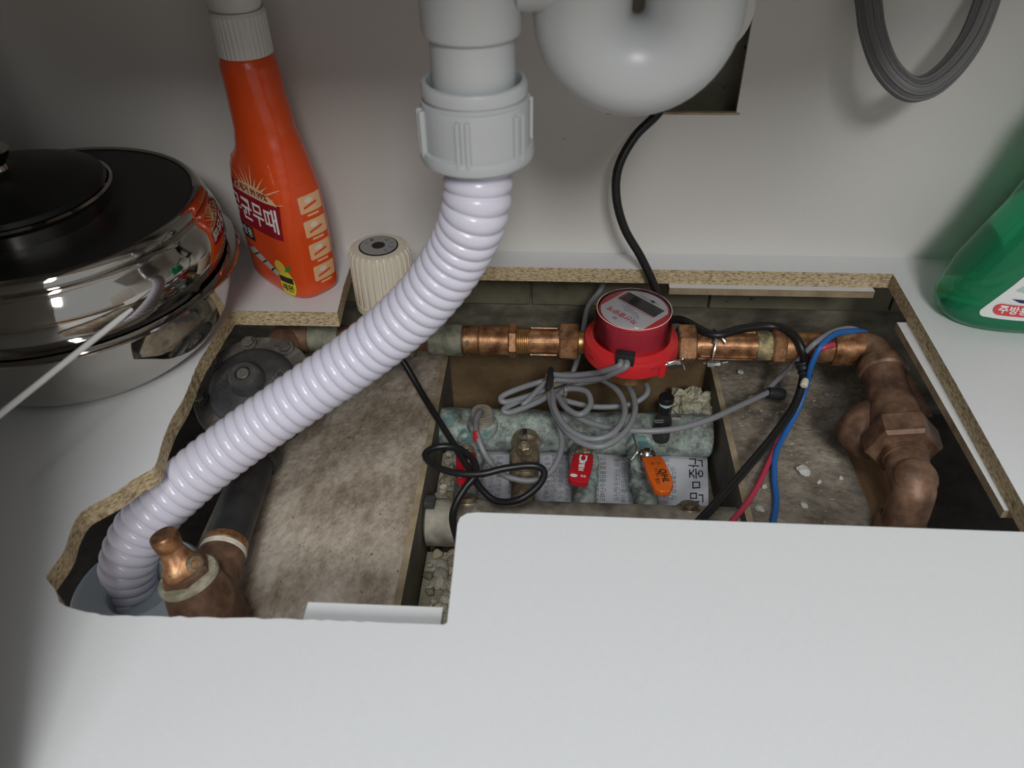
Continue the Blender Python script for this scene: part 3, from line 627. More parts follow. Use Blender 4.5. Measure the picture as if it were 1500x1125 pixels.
# left elbow and stub
ex = px2x(435)+.005
el = thing('pipe_elbow', (ex, PY, PZ), 'rusty brown pipe elbow behind the cast iron regulator', 'elbow')
cyl(px2x(455), px2x(500), .0150).build('threaded_end', M['greenbrass'], el)
ep = [Vector((px2x(458), PY, PZ))]+[Vector((ex-.012*math.sin(a)+.0, PY-.012*(1-math.cos(a)), PZ)) for a in [PI/2*k/10 for k in range(11)]]+[Vector((ex-.012, PY-.032, PZ-.004))]
MB().tube(ep, .0175, 28).build('bend', M['bronze'], el, smooth=60)

# ------------------------------------------------------------------ cast iron regulator, black pipe
rc = at(373, 571, -.066); rc.z = 0
rg = thing('pressure_regulator', (rc.x, rc.y, ZF), 'black cast iron pressure regulator with bolted round cover', 'regulator')
Mr = T(rc) @ T((0, 0, -.066)) @ Matrix.Rotation(.40, 4, 'X') @ Matrix.Scale(1.12, 4) @ T((0, 0, .066))
MB().lathe([(.042, -.083), (.0500, -.081), (.0512, -.074), (.0512, -.066), (.0500, -.0635), (.036, -.0625)], Mr, 64).build('flange', M['ironw'], rg)
cv = MB().lathe([(.0365, -.064), (.0365, -.0595), (.0352, -.0570), (.030, -.0535), (.020, -.0505), (.0150, -.0495), (.0142, -.0475), (.0125, -.0385), (.0105, -.0365), (.0065, -.0362), (.006, -.039), (0, -.039)], Mr, 64).build('cover', M['iron'], rg)
MB().lathe([(.0052, -.0392), (.0050, -.0362), (.0042, -.0355), (0, -.0355)], Mr, 20).build('set_screw', M['ironw'], cv)
for k in range(8):
    a = 2*PI*k/8+.28; q = MB().lathe([(.0068, -.0645), (.0068, -.0600)], Mr @ T((.0438*math.cos(a), .0438*math.sin(a), 0)), 20).lathe([(.0050, -.0600), (.0052, -.0595), (.0052, -.0570), (.0042, -.0560)], Mr @ T((.0438*math.cos(a), .0438*math.sin(a), 0)) @ RZ(k), 6).build('bolt', M['ironw'], rg, smooth=20)
for s, x, rot in (('SPRING', -.0215, 1.05), ('DIRECT', .0215, 1.15)):
    v, f = text2d(s, .0068, offset=.0001); mb = MB()
    c, q_ = math.cos(rot), math.sin(rot)
    mb.add([(x+a*c-b_*q_, .002+a*q_+b_*c, -.0500-(math.hypot(x+a*c-b_*q_, .002+a*q_+b_*c)-.02)*.30) for a, b_ in v], f, Mr).build('cast_letters', M['ironw'], cv, smooth=0)
MB().lathe([(.022, -.128), (.030, -.12), (.034, -.10), (.036, -.086), (.040, -.082)], Mr, 40).tube([rc+Vector((.0, .01, -.098)), rc+Vector((.03, .06, -.08)), Vector((ex-.012, PY-.034, PZ-.006))], .017, 24).build('body', M['iron'], rg)
bA = Vector((rc.x+.010, rc.y-.030, -.100)); bB = at(330, 800, -.095)
bp_ = thing('black_pipe', (bB.x, bB.y, ZF), 'black painted pipe between the regulator and the bronze valve', 'pipe')
MB().tube([bA, bA.lerp(bB, .5), bB], .0172, 36).build('pipe', M['paint'], bp_)
MB().lathe([(.017, 0), (.0205, .001), (.0205, .016), (.017, .017)], axis(bA+(bB-bA)*.14, bB-bA), 36).build('collar', M['paint'], bp_)
d_ = (bB-bA).normalized()
tag(MB().lathe([(.0172, 0), (.0186, .001), (.0186, .0055), (.0172, .0065)], axis(bB+d_*.004, d_), 36).build('thread_wrap', M['ptape'], bp_), 'white and yellow thread tape')
MB().lathe([(.0165, 0), (.0178, .001), (.0178, .007), (.0165, .008)], axis(bB-d_*.004, d_), 36).build('bare_end', M['copper'], bp_)
# bronze valve
vB = at(308, 898, -.105); vT = at(238, 783, -.030); ax_ = vT-vB; LV = ax_.length
bv = thing('bronze_valve', (vB.x, vB.y, ZF), 'corroded bronze angle valve standing beside the hose end', 'valve')
Mv = axis(vB, ax_, (0, 1, 0)); k_ = LV
MB().lathe([(.022, -.02), (.0255, -.01), (.0250, .18*k_), (.0225, .34*k_), (.0212, .42*k_), (.020, .44*k_)], Mv, 40).tube([bB+d_*.010, bB+d_*.03, vB+ax_*.10], .0185, 28).build('body', M['bronze'], bv)
tag(MB().lathe([(.019, .425*k_), (.0222, .44*k_), (.0226, .47*k_), (.0214, .505*k_), (.019, .51*k_)], Mv, 40).build('gasket_ring', M['crust'], bv), 'pale crusted ring')
MB().lathe([(.0185, .50*k_), (.0185, .56*k_), (.0165, .58*k_), (.015, .58*k_)], Mv, 6).build('bonnet_nut', M['bronze'], bv, smooth=20)
MB().lathe([(.0150, .575*k_), (.0140, .66*k_), (.0110, .70*k_), (.0080, .84*k_), (.0076, .86*k_)], Mv, 32, rf=lambda r, z, a: r*(1+.12*math.sin(3*a+1))).build('stem', M['copper'], bv)
MB().lathe([(.0055, 0), (.0062, .001), (.0062, .007), (.0035, .0075), (.003, .006), (0, .006)], axis(vB+ax_*.62+Vector((.008, .0, .003)), (.8, -.45, .5)), 10).build('lug', M['tarnish'], bv)
MB().lathe([(.0080, .84*k_), (.0094, .85*k_), (.0102, .93*k_), (.0100, .985*k_), (.0092, k_), (0, k_)], Mv, 40).build('cap', M['copper'], bv)
# grey drain cover
dcov = thing('floor_drain_cover', (dc.x, dc.y, ZF), 'blue-grey plastic drain cover the hose plugs into', 'drain cover')
MB().lathe([(.056, ZF), (.056, ZF+.003), (.0520, -.110), (.0490, -.106), (.044, -.1045), (.0265, -.106), (.0250, -.1075), (.0242, -.12), (.0242, ZF)], T((dc.x+.006, dc.y-.001, 0)), 64).build('cover', M['pvcd'], dcov)
MB().lathe([(.050, -.25), (.050, ZF+.001)], T((dc.x+.006, dc.y-.001, 0)), 48).build('riser', M['pvcd'], dcov)

# ------------------------------------------------------------------ strainer on the right
sx_ = .3135
st = thing('bronze_strainer', (sx_, .5, -.12), 'heavy brown bronze strainer with hex nut along the right edge', 'strainer')
e0 = px2x(1262)
ep = [Vector((e0-.004, PY, PZ)), Vector((sx_-.016, PY, PZ))]+[Vector((sx_-.016+.016*math.sin(a), PY-.016*(1-math.cos(a)), PZ)) for a in [PI/2*k/10 for k in range(1, 11)]]+[Vector((sx_, .585, PZ))]
MB().tube(ep, .0172, 32).build('elbow', M['bronze'], st, smooth=60)
yA = .592; My = axis((sx_, yA, PZ), (-.10, -1, -.10))
body = MB().lathe([(.0185, 0), (.0215, .002), (.0225, .008), (.0215, .014), (.0195, .016), (.0185, .03), (.0195, .05), (.023, .066), (.0235, .082), (.022, .09)], My, 40)
body.lathe([(0, -.024), (.010, -.0225), (.019, -.0165), (.0235, -.006), (.0245, .004), (.0235, .014), (.019, .022), (.010, .027), (0, .028)], axis((sx_-.022, .530, -.083), (-.6, -.3, -.7)), 36)
body.build('body', M['bronze'], st)
MB().add([(-.002, .012, .018), (.002, .012, .018), (.002, .012, .080), (-.002, .012, .080), (-.002, .0205, .018), (.002, .0205, .018), (.002, .029, .080), (-.002, .029, .080)], [(0, 1, 2, 3), (7, 6, 5, 4), (0, 4, 5, 1), (1, 5, 6, 2), (2, 6, 7, 3), (3, 7, 4, 0)], My @ RZ(-.9)).build('web', M['bronze'], st, bevel=.001)
MB().lathe([(.0275, .084), (.0305, .087), (.0305, .106), (.0275, .109), (.018, .1092)], My @ RZ(.25), 6).build('hex_nut', M['bronze'], st, smooth=20)
tb = MB()
for i in range(3): tb.lathe([(.0165, 0), (.0185, .0008), (.0185, .0024), (.0165, .0032)], My @ T((0, 0, .1085+i*.0031)), 32)
tb.build('thread', M['bronze'], st)
q0 = My @ Vector((0, 0, .11)); q1 = My @ Vector((0, 0, .138))
q2 = q1+Vector((-.001, -.012, -.010)); q3 = q2+Vector((-.002, -.006, -.02))
MB().tube(spline([q0, q1, q1+Vector((0, -.008, -.003)), q2, q3, q3+Vector((0, 0, -.014))], 6), .0172, 32).lathe([(.017, 0), (.0175, .003), (.0135, .009), (.006, .012), (0, .0125)], axis(q1+Vector((0, -.004, .006)), (0, -.45, .9)), 28).build('outlet_elbow', M['bronze'], st, smooth=60)
MB().lathe([(.0170, 0), (.0198, .002), (.0200, .024), (.0180, .027)], axis(q3+Vector((0, 0, -.030)), (.05, .1, 1)), 36).build('collar', M['bronze'], st)
MB().lathe([(.0165, -.1349), (.0165, q3.z-.02)], T((q3.x-.002, q3.y-.004, 0)), 32).lathe([(.0175, 0), (.0195, .002), (.0195, .010), (.0175, .012)], T((q3.x-.002, q3.y-.004, -.1345)), 32).build('down_pipe', M['bronze'], st)

# ------------------------------------------------------------------ manifold in the trench
HZ = -.165
hu = at(840, 633, HZ); hl = at(620, 764, HZ)
hxa, hxb = at(643, 633, HZ).x, at(1040, 640, HZ).x
def bar(x): return T((x, 0, 0)) @ X_
mf = thing('supply_manifold', ((hxa+hxb)/2, hu.y, HZ), 'blue-green corroded supply manifold bar under the grey cable coil', 'manifold')
L_ = hxb-hxa
random.seed(3)
MB().lathe([(.0205, 0), (.0225, .002)]+[(.0228+.0006*math.sin(i*1.7), .002+(L_-.004)*i/24) for i in range(1, 24)]+[(.0225, L_-.002), (.0205, L_)], T((hxa, hu.y, HZ)) @ X_, 40).build('bar', M['verdigris'], mf)
hx_a, hx_b = at(605, 764, HZ).x, at(1083, 775, HZ).x
mr = thing('return_manifold', ((hx_a+hx_b)/2, hl.y, HZ), 'grey-brown return manifold bar at the front of the trench', 'manifold')
MB().lathe([(.019, 0), (.0225, .002), (.0228, .03), (.0228, hx_b-hx_a-.002), (.02, hx_b-hx_a)], T((max(hx_a, TX0+.007), hl.y, HZ)) @ X_, 40).build('bar', M['header'], mr)
for p_ in (682, 1012):
    c = at(p_, 748, HZ+.022)
    MB().lathe([(.0125, -.012), (.0125, .0), (.0120, .001), (.0085, .001), (.0085, .0045), (.0075, .005), (0, .005)], axis((c.x, hl.y+.012, HZ+.018), (0, .55, 1)), 32).build('plug', M['tarnish'], mr)
MB().box(-.004, .006, -.006, .006, 0, .008, axis((max(hx_a, TX0+.007)+.006, hl.y+.002, HZ+.021), (0, .1, 1))).build('lug', M['iron'], mr, bevel=.001)

def ball_valve(px, py, label, kind, gx, gy, ang, text=None):
    s = at(px, py, -.128)      # stem top
    t = thing('ball_valve', (s.x, s.y, HZ), label, 'valve', 'ball valves between the two manifold bars')
    y1 = hl.y+.020; z1 = HZ-.004
    b0 = Vector((s.x, hu.y-.016, HZ+.004)); b1 = Vector((s.x, y1, z1)); L2 = (b1-b0).length
    Mb = axis(b0, b1-b0)
    mat = M['tarnish'] if kind == 'bare' else M['verdigris']
    MB().lathe([(.012, -.004), (.0155, 0), (.0158, .008), (.0125, .010), (.0135, .016), (.0150, .022), (.0150, .036), (.0130, .042), (.0150, .046), (.0150, .056), (.0125, .058), (.0120, L2)], Mb, 28).build('body', mat, t)
    MB().lathe([(.0150, -.028), (.0150, -.016), (.0135, -.0145), (.0075, -.014), (.0075, -.008)], T(s), 24 if kind == 'bare' else 20).build('bonnet', mat, t)
    MB().lathe([(.0068, -.008), (.0068, -.002), (.0058, -.001)], T(s) @ RZ(.3), 6).lathe([(.0038, -.002), (.0038, .0015), (.003, .002)], T(s), 14).build('stem_nut', M['tarnish'] if kind != 'chrome' else M['wire'], t, smooth=20)
    Ma = T(s) @ RZ(ang)       # local -y points along the handle
    if kind == 'bare':
        MB().box(-.0028, .0028, .008, .024, -.004, -.001, Ma).build('tang', M['wire'], t, bevel=.0006)
        MB().box(-.0022, .0022, -.020, -.007, -.012, -.007, Ma).build('stop', M['tarnish'], t, bevel=.0006)
        return t
    mm = M['tarnish'] if kind == 'red' else M['wire']
    MB().prism(rrect(.016, .020, .006), -.004, -.0025, Ma @ T((0, -.004, 0))).add([(-.007, -.012, -.0025), (.007, -.012, -.0025), (.008, -.024, .004), (-.008, -.024, .004), (-.007, -.012, -.004), (.007, -.012, -.004), (.008, -.024, .0025), (-.008, -.024, .0025)], [(0, 3, 2, 1), (4, 5, 6, 7), (0, 1, 5, 4), (2, 3, 7, 6), (1, 2, 6, 5), (3, 0, 4, 7)], Ma).build('lever', mm, t, smooth=20)
    gl_, gw = (.040, .0205) if kind == 'red' else (.047, .0215)
    Mg = Ma @ T((gx, -.014, .0015)) @ Matrix.Rotation(gy, 4, 'Z') @ Matrix.Rotation(-.10, 4, 'X')
    if kind == 'red': gp = [(-gw*.48, 0), (gw*.46, .002), (gw*.5, -.012), (gw*.46, -gl_*.7), (gw*.42, -gl_*.93), (gw*.25, -gl_), (-gw*.3, -gl_), (-gw*.46, -gl_*.93), (-gw*.5, -gl_*.75)]
    else: gp = [(-gw*.5, .001), (gw*.36, .003), (gw*.46, -.006), (gw*.54, -gl_*.6), (gw*.50, -gl_*.82), (gw*.28, -gl_), (-gw*.12, -gl_*1.02), (-gw*.36, -gl_*.92), (-gw*.46, -gl_*.6)]
    gp.reverse()
    MB().prism(gp, -.0035, .0035, Mg).build('grip', M['redgrip'] if kind == 'red' else M['orangegrip'], t, bevel=.0013, smooth=40)
    if kind == 'red':
        lettering('grip_mark', '[ ]', .0085, Mg @ T((.0005, -.006, .0036)), M['whiteink'], t, offset=.0003)
        lettering('grip_text', '볼밸브', .0058, Mg @ T((0, -.018, .0036)) @ RZ(-PI/2), M['whiteink'], t, offset=.0002)
        MB().prism([(-.0052+.0034*math.cos(a), -gl_*.82+.0021*math.sin(a)) for a in [2*PI*k/16 for k in range(16)]], .0034, .0037, Mg).build('grip_logo', M['whiteink'], t, smooth=0)
        lettering('grip_text', 'KS', .0042, Mg @ T((.0035, -gl_*.82, .0036)), M['whiteink'], t, offset=.0001)
    else:
        lettering('grip_mark', 'C-X', .0052, Mg @ T((.000, -.009, .0036)) @ RZ(PI), M['ink'], t)
        lettering('grip_text', 'QJHL', .0085, Mg @ T((.0045, -.026, .0036)) @ RZ(-PI/2), M['ink'], t, offset=.0002, shear=.3)
        lettering('grip_text', '한국 밸브', .0032, Mg @ T((-.0015, -.022, .0036)) @ RZ(-PI/2), M['ink'], t)
        lettering('grip_text', '밸브', .0045, Mg @ T((-.003, -.034, .0036)) @ RZ(-PI/2), M['ink'], t)
    return t
ball_valve(683, 655, 'red-handled ball valve under the looped black cable', 'red', 0, .0, .12)
ball_valve(768, 651, 'ball valve without grip, bare nut and metal tang', 'bare', 0, 0, .02)
ball_valve(857, 656, 'red-handled ball valve below the grey cable coil', 'red', 0, .0, -.14)
v4 = ball_valve(948, 661, 'orange-handled ball valve with black lettering', 'chrome', .003, .0, .10)
s = at(948, 661, -.128)
tag(MB().tube(spline([s+Vector((-.016, .022, .012)), s+Vector((-.012, .012, .006)), s+Vector((-.010, .0, .002)), s+Vector((-.016, -.008, -.004)), s+Vector((-.02, -.002, -.008))], 6), .0016, 8).build('cotter_wire', M['wire'], v4), 'loose silver wire loop')

# printed sheet under the valves
random.seed(11)
PZ_ = -.192
ps = MB(); nx, ny = 40, 16
A, B, C_, D_ = at(693, 656, PZ_), at(1036, 667, PZ_), at(1038, 748, PZ_), at(688, 738, PZ_)
def sheet(u, v, h=0):
    a = A.lerp(B, u); d = D_.lerp(C_, u); p = a.lerp(d, v); wob = .003*noise.noise(Vector((u*5, v*3, 1)))+.004*max(0, u-.85)*6*abs(noise.noise(Vector((u*9, v*7, 4))))
    return p+Vector((0, 0, wob+h))
pv = [sheet(i/nx, j/ny) for j in range(ny+1) for i in range(nx+1)]
pf = [(j*(nx+1)+i, j*(nx+1)+i+1, (j+1)*(nx+1)+i+1, (j+1)*(nx+1)+i) for j in range(ny) for i in range(nx)]
sh = thing('printed_sheet', sheet(.5, .5), 'crumpled printed paper sheet lying between the valves', 'paper')
MB().add(pv, pf).build('paper', M['paper'], sh)
words_ = '가 나 다 라 마 바 사 아 자 차'.split()
col = 0
for u in [x*.0295+.03 for x in range(30)]:
    if u > .90: break
    col += 1
    if col % 5 == 0: continue
    s_ = ''.join(random.choice('관리난방배수온도공급밸브조절 을를이가 ') for _ in range(11))
    v, f = text2d(s_, .0072); mb = MB()
    mb.add([sheet(u-y/.25, .5+x/.085*1.0, .0007) for x, y in v], f); mb.build('print_column', M['greyink'], sh, smooth=0)
v, f = text2d('난중ㅁ만', .017); MB().add([sheet(.955-y/.25, .48+x/.075, .0009) for x, y in v], f).build('headline', M['ink'], sh, smooth=0)

# sensor pocket and air vent stem
c = at(706, 607, -.128)
sn = thing('sensor_pocket', (c.x, c.y, -.145), 'round threaded sensor pocket on the left of the manifold', 'sensor')
MB().lathe([(.0150, -.022), (.0160, -.016), (.0155, -.011), (.0120, -.010)], T(c), 28).build('base', M['verdigris'], sn)
tb = MB()
for i in range(5): tb.lathe([(.0108, 0), (.0118, .0009), (.0118, .0021), (.0108, .003)], T(c+Vector((0, 0, -.0115+i*.003))), 28)
tb.lathe([(.0112, .003), (.0105, .0045), (.0045, .0045), (.0040, .002), (0, .002)], T(c), 28).build('threaded_plug', M['header'], sn)
c = at(972, 612, -.125)
av = thing('air_vent', (c.x, c.y, -.145), 'small dark air vent stem beside the lime crust', 'vent')
MB().lathe([(.0090, -.028), (.0090, -.004), (.0075, .0), (.0065, .008)], T(c), 24).build('stem', M['paint'], av)
MB().lathe([(.0060, .008), (.0068, .009), (.0068, .018), (.0060, .019)], T(c), 20).lathe([(.0062, .0215), (.0075, .0225), (.0075, .0275), (.0068, .0285), (0, .0285)], T(c), 24).build('cap', M['black'], av)
MB().lathe([(.0066, .0188), (.0066, .0218)], T(c), 20).build('band', M['mint'], av)
MB().tube([c+Vector((.008, -.004, .004)), c+Vector((.016, -.006, .006))], .0022, 8).tube([c+Vector((-.002, -.009, .004)), c+Vector((-.010, -.012, .006))], .002, 8).build('pin', M['wire'], av)

# lime crust around the manifold end
random.seed(5)
cm = bmesh.new(); bmesh.ops.create_icosphere(cm, subdivisions=5, radius=1)
c0 = at(1012, 598, -.160)
for v in cm.verts:
    n = noise.noise(v.co*3.1)*.25+noise.noise(v.co*9)*.14+noise.noise(v.co*22)*.08
    v.co = Vector((v.co.x*.026, v.co.y*.028, v.co.z*.024))*(1+n)+Vector((c0.x, c0.y+.004, c0.z-.008))
me = bpy.data.meshes.new('lime_crust'); cm.to_mesh(me); cm.free(); me.materials.append(M['crust'])
o = bpy.data.objects.new('lime_crust', me); COL.objects.link(o); tag(o, 'crumbly pale lime crust at the right end of the manifold', 'crust')

# gravel in the trench
random.seed(21)
def rock(seed):
    bm = bmesh.new(); bmesh.ops.create_icosphere(bm, subdivisions=2, radius=1)
    for v in bm.verts: v.co *= 1+.35*noise.noise(v.co*1.3+Vector((seed*7, 0, 0)))+.1*noise.noise(v.co*4+Vector((0, seed*5, 0)))
    me = bpy.data.meshes.new('stone'); bm.to_mesh(me); bm.free(); me.materials.append(M['stone'])
    me.polygons.foreach_set('use_smooth', [True]*len(me.polygons)); return me
rocks = [rock(i) for i in range(7)]
def gravel(x0, x1, y0, y1, zb, n, name, label, sz=(.003, .0068), slope=0):
    root = thing(name, ((x0+x1)/2, (y0+y1)/2, -.215), label, 'gravel')
    g = MB(); N_ = 12
    g.add([(x0+(x1-x0)*i/N_, y0+(y1-y0)*j/N_, zb+.004*noise.noise(Vector((i, j, 2)))) for j in range(N_+1) for i in range(N_+1)]+[(x0, y0, -.2149), (x1, y0, -.2149), (x1, y1, -.2149), (x0, y1, -.2149)], [(j*(N_+1)+i, j*(N_+1)+i+1, (j+1)*(N_+1)+i+1, (j+1)*(N_+1)+i) for j in range(N_) for i in range(N_)])
    g.build('bed', M['bed'], root)
    for k in range(n):
        o = bpy.data.objects.new('stone', random.choice(rocks)); COL.objects.link(o); o.parent = root
        s = random.uniform(*sz); o.scale = (s*random.uniform(.8, 1.3), s*random.uniform(.8, 1.2), s*random.uniform(.55, .9))
        o.location = Vector((random.uniform(x0+.004, x1-.004), random.uniform(y0, y1), zb+s*.2+random.uniform(0, .003)))-root.location
        o.rotation_euler = (random.uniform(-.4, .4), random.uniform(-.4, .4), random.uniform(0, 6.3))
gravel(TX0+.007, -.045, .335, hl.y-.012, -.195, 170, 'gravel_bed', 'coarse pebbly gravel at the front left of the trench')
gravel(TX0+.007, at(692, 690, -.19).x, hl.y+.016, hu.y-.012, -.19, 110, 'gravel_bed', 'loose gravel under the red-handled valve at the trench side', sz=(.0025, .0058))
# plaster crumbs on the right slab
crumbs = [(1178, 690, .0085, 'largest pale plaster lump on the dusty concrete'), (1120, 712, .0042, 'small plaster crumb next to the red wire'), (1113, 745, .0065, 'flat plaster flake by the cabinet cut edge near the red wire'), (1100, 500+82, .004, 'small plaster crumb below the grey cable end'), (1200, 706, .003, 'tiny plaster crumb just right of the largest lump'), (1232, 700, .0028, 'tiny plaster crumb next to the wooden batten'), (1178, 740, .0045, 'plaster crumb to the right of the blue wire'), (1085, 545, .005, 'plaster flake beneath the foil tied pipe')]
for i, (x, y, s, lb) in enumerate(crumbs):
    me = rocks[i % 7].copy(); me.materials.clear(); me.materials.append(M['plaster'])
    o = bpy.data.objects.new('plaster_crumb', me); COL.objects.link(o); o.location = at(x, y, ZF+s*.3); s *= .75; o.scale = (s*1.2, s*.85, s*.6); o.rotation_euler = (.2, .3, i); me.polygons.foreach_set('use_smooth', [False]*len(me.polygons)); tag(o, lb, 'crumb', 'plaster crumbs on the right concrete')

# ------------------------------------------------------------------ cables
def cable(name, P, r, mat, label, n=8, cat='cable', seg=10):
    return tag(MB().tube(spline(P, n), r, seg).build(name, mat, None, smooth=60), label, cat)
# black cable out of the wall opening
cable('power_cable', [aty(985, 120, YB+.02), aty(966, 163, YB-.006), aty(930, 200, .672), aty(906, 245, .660), aty(903, 290, .655), aty(915, 335, .653), aty(938, 375, .652), aty(955, 410, .650), (aty(966, 440, .646)), Vector((.112, .648, -.05)), Vector((.13, .640, -.045)),
      at(1045, 491, -.042), at(1085, 482, -.040), at(1130, 478, -.040), at(1160, 489, -.040), at(1176, 515, -.05), at(1178, 545, -.075), at(1166, 590, -.095), at(1135, 636, -.105), at(1090, 690, -.11), at(1055, 730, -.11), at(1015, 775, -.11), at(990, 810, -.115)], .0041, M['black'], 'thick black cable from the wall opening, passing behind the meter')
# thin black cable with two loops
cable('signal_wire', [at(560, 490, -.045), at(592, 532, -.075), at(622, 583, -.098), at(658, 640, -.108), at(690, 692, -.112), at(705, 716, -.116), at(728, 734, -.12), at(760, 732, -.115), at(788, 712, -.108), at(797, 691, -.102), at(780, 682, -.100), at(740, 686, -.100), at(705, 694, -.103), at(668, 693, -.105), at(636, 682, -.108), at(623, 666, -.108), at(640, 655, -.108), at(668, 656, -.108), at(692, 672, -.107), at(697, 694, -.106), at(682, 714, -.112), at(668, 738, -.12), at(663, 762, -.125), at(672, 795, -.125), at(690, 840, -.127)], .0033, M['black'], 'black cable tied in two loops over the left valves')
# grey coil
z = -.098
coil = [mc+RZ(-1.74) @ Vector((.044, 0, -.036)), mc+RZ(-1.74) @ Vector((.051, 0, -.037)), at(897, 547, -.05), at(880, 554, -.066), at(845, 557, -.085), at(812, 556, -.092),
        at(790, 560, z), at(758, 570, z), at(735, 581, z-.003), at(740, 589, z-.006), at(775, 580, z-.006), at(806, 570, z-.004),
        at(812, 598, z), at(832, 628, z), at(866, 643, z), at(898, 634, z+.003), at(915, 606, z+.004), at(908, 577, z+.004), at(884, 557, z+.003), at(848, 549, z), at(815, 552, z),
        at(805, 575, z-.004), at(815, 610, z-.004), at(842, 643, z-.004), at(880, 654, z-.002), at(914, 634, z), at(930, 602, z), at(923, 570, z), at(900, 552, z), at(860, 548, z-.006), at(822, 560, z-.008),
        at(790, 573, z-.008), at(755, 590, z-.009), at(738, 600, z-.010), at(748, 604, z-.012), at(785, 590, z-.010), at(812, 578, z-.008),
        at(830, 598, z-.006), at(850, 607, z-.004), at(865, 592, z-.002), at(858, 573, z), at(830, 570, z-.006), at(820, 585, z-.010), at(845, 610, z-.012), at(880, 624, z-.010), at(930, 631, z-.004), at(985, 629, -.10), at(1035, 616, -.10), at(1080, 596, -.105), at(1127, 574, -.112)]
gc = thing('meter_cable', coil[0], 'bundled coil of grey meter cable in front of the red meter', 'cable')
MB().tube(spline(coil, 9), .0031, 10).build('coil', M['grey'], gc, smooth=60)
coil2 = [mc+RZ(-1.86) @ Vector((.044, 0, -.036)), mc+RZ(-1.86) @ Vector((.051, 0, -.037)), at(886, 543, -.05), at(868, 547, -.066), at(835, 550, -.08), at(806, 549, -.087), at(800, 558, -.095), at(775, 585, z-.004), at(768, 592, z-.008), at(800, 580, z-.012), at(840, 590, z-.014), at(875, 596, z-.014), at(920, 593, z-.010), at(945, 580, z-.004), at(948, 566, z), at(935, 555, z-.002), at(905, 553, z-.008), at(850, 562, z-.016), at(806, 578, z-.02), at(808, 595, z-.02), at(818, 620, z-.014), at(823, 650, -.114), at(814, 680, -.116), at(795, 700, -.120), at(768, 704, -.122), at(735, 694, -.12), at(712, 668, -.116), at(700, 640, -.105), at(697, 618, -.108), at(703, 603, -.112), at(706, 606, -.126)]
MB().tube(spline(coil2, 9), .0029, 10).build('sensor_lead', M['grey'], gc, smooth=60)
a, b_ = at(698, 634, -.105), at(698, 645, -.106)
tag(MB().tube([a, b_], .0035, 12).build('marker_band', M['redp'], gc), 'red marker band')
MB().tube(spline([at(797, 556, z+.008), at(806, 550, z+.012), at(812, 560, z+.009), at(808, 575, z-.008), at(798, 566, z-.010)], 5, True), .0007, 6, closed=True).tube(spline([at(808, 570, z+.008), at(800, 576, z+.009), at(790, 582, z+.006)], 5), .0006, 6).tube(spline([at(826, 568, z+.004), at(827, 580, z+.005), at(831, 590, z+.004)], 5), .0006, 6).build('wire_tie', M['brass'], gc)
tag(MB().tube(spline([at(807, 540, z+.014), at(806, 556, z+.012), at(802, 572, z+.008)], 5), [.0026+.0012*math.sin(k/10*PI) for k in range(11)], 10).build('tape', M['blackp'], gc), 'black tape wrap')
tag(MB().lathe([(.0034, 0), (.0058, .001), (.0062, .014), (.005, .018)], axis(at(1124, 575, -.112), at(1142, 577, -.114)-at(1124, 575, -.112)), 16).build('end_cap', M['blackp'], gc), 'black rubber end sleeve')
cable('sensor_wire', [Vector((aty(890, 412, .70).x, .725, -.03)), aty(882, 420, .70), aty(862, 448, .68), aty(855, 480, .66), at(850, 512, -.080), at(843, 535, -.10), at(835, 556, -.112), at(826, 580, -.125)], .0028, M['grey'], 'single grey wire running down beside the left of the meter')
cable('red_wire', [at(1222, 505, -.040), at(1202, 512, -.043), at(1184, 535, -.068), at(1173, 562, -.094), at(1161, 600, -.112), at(1141, 643, -.122), at(1127, 675, -.124), at(1108, 715, -.122), at(1088, 745, -.122), at(1062, 775, -.12), at(1040, 800, -.12)], .0026, M['red'], 'red wire running down the dusty concrete', cat='wire')
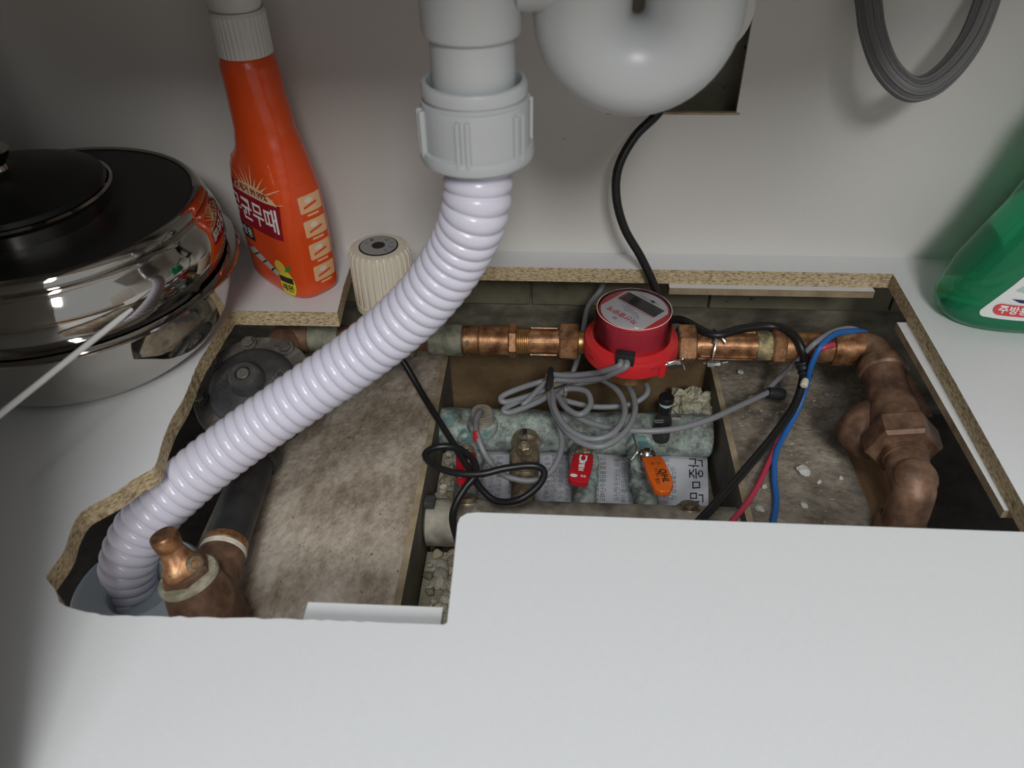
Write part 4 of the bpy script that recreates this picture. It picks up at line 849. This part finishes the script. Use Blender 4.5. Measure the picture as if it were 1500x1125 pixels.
cable('blue_wire', [at(1268, 487, -.045), at(1252, 485, -.040), at(1225, 489, -.038), at(1203, 507, -.040), at(1189, 534, -.058), at(1182, 562, -.083), at(1170, 597, -.104), at(1150, 635, -.118), at(1136, 665, -.122), at(1134, 700, -.125), at(1137, 735, -.125), at(1131, 775, -.122), at(1128, 800, -.122)], .0029, M['blue'], 'blue wire running down beside the red wire', cat='wire')
cable('grey_wire', [at(1262, 487, -.045), at(1246, 481, -.040), at(1220, 486, -.039), at(1192, 504, -.040), at(1168, 528, -.065), at(1146, 549, -.095), at(1128, 567, -.113)], .0027, M['grey'], 'short grey wire arching over the right end of the copper pipe', cat='wire')
tw = [at(1174, 528, -.062), at(1178, 541, -.071), at(1181, 553, -.079)]
tag(MB().tube(spline(tw, 6), [.0062+.0008*math.sin(k*1.9) for k in range(13)], 14).build('tape_wrap', M['blackp'], None), 'black tape binding the cables at the copper pipe', 'tape')
tag(MB().lathe([(.0025, 0), (.0037, .001), (.0037, .006), (.0028, .0085), (0, .009)], axis(at(1177, 566, -.077), at(1181, 553, -.074)-at(1177, 566, -.077)), 14).build('wire_connector', M['cream'], None), 'small cream wire connector below the black tape', 'connector')
# grey flexible hose loop, top right
lp_ = spline([atd(x, y, .60) for x, y in ((1262, -70), (1272, 0), (1279, 48), (1298, 98), (1328, 128), (1358, 127), (1392, 100), (1424, 55), (1446, 0), (1462, -60))], 12)
fh = thing('flexible_hose', lp_[0], 'dark grey ribbed flexible hose loop hanging at the right', 'hose')
MB().tube(lp_, .0088, 24).build('hose', M['hosegrey'], fh, smooth=60)
for k in range(9):
    a_ = 2*PI*k/9
    q = []
    tt = [(lp_[min(i+1, len(lp_)-1)]-lp_[max(i-1, 0)]).normalized() for i in range(len(lp_))]
    nb = tt[0].orthogonal().normalized(); bxx = nb
    for i in range(len(lp_)):
        bxx = (bxx-tt[i]*bxx.dot(tt[i])).normalized(); by = tt[i].cross(bxx)
        q.append(lp_[i]+(bxx*math.cos(a_)+by*math.sin(a_))*.0086)
    MB().tube(q, .0013, 6).build('rib', M['hosegrey'], fh, smooth=60)
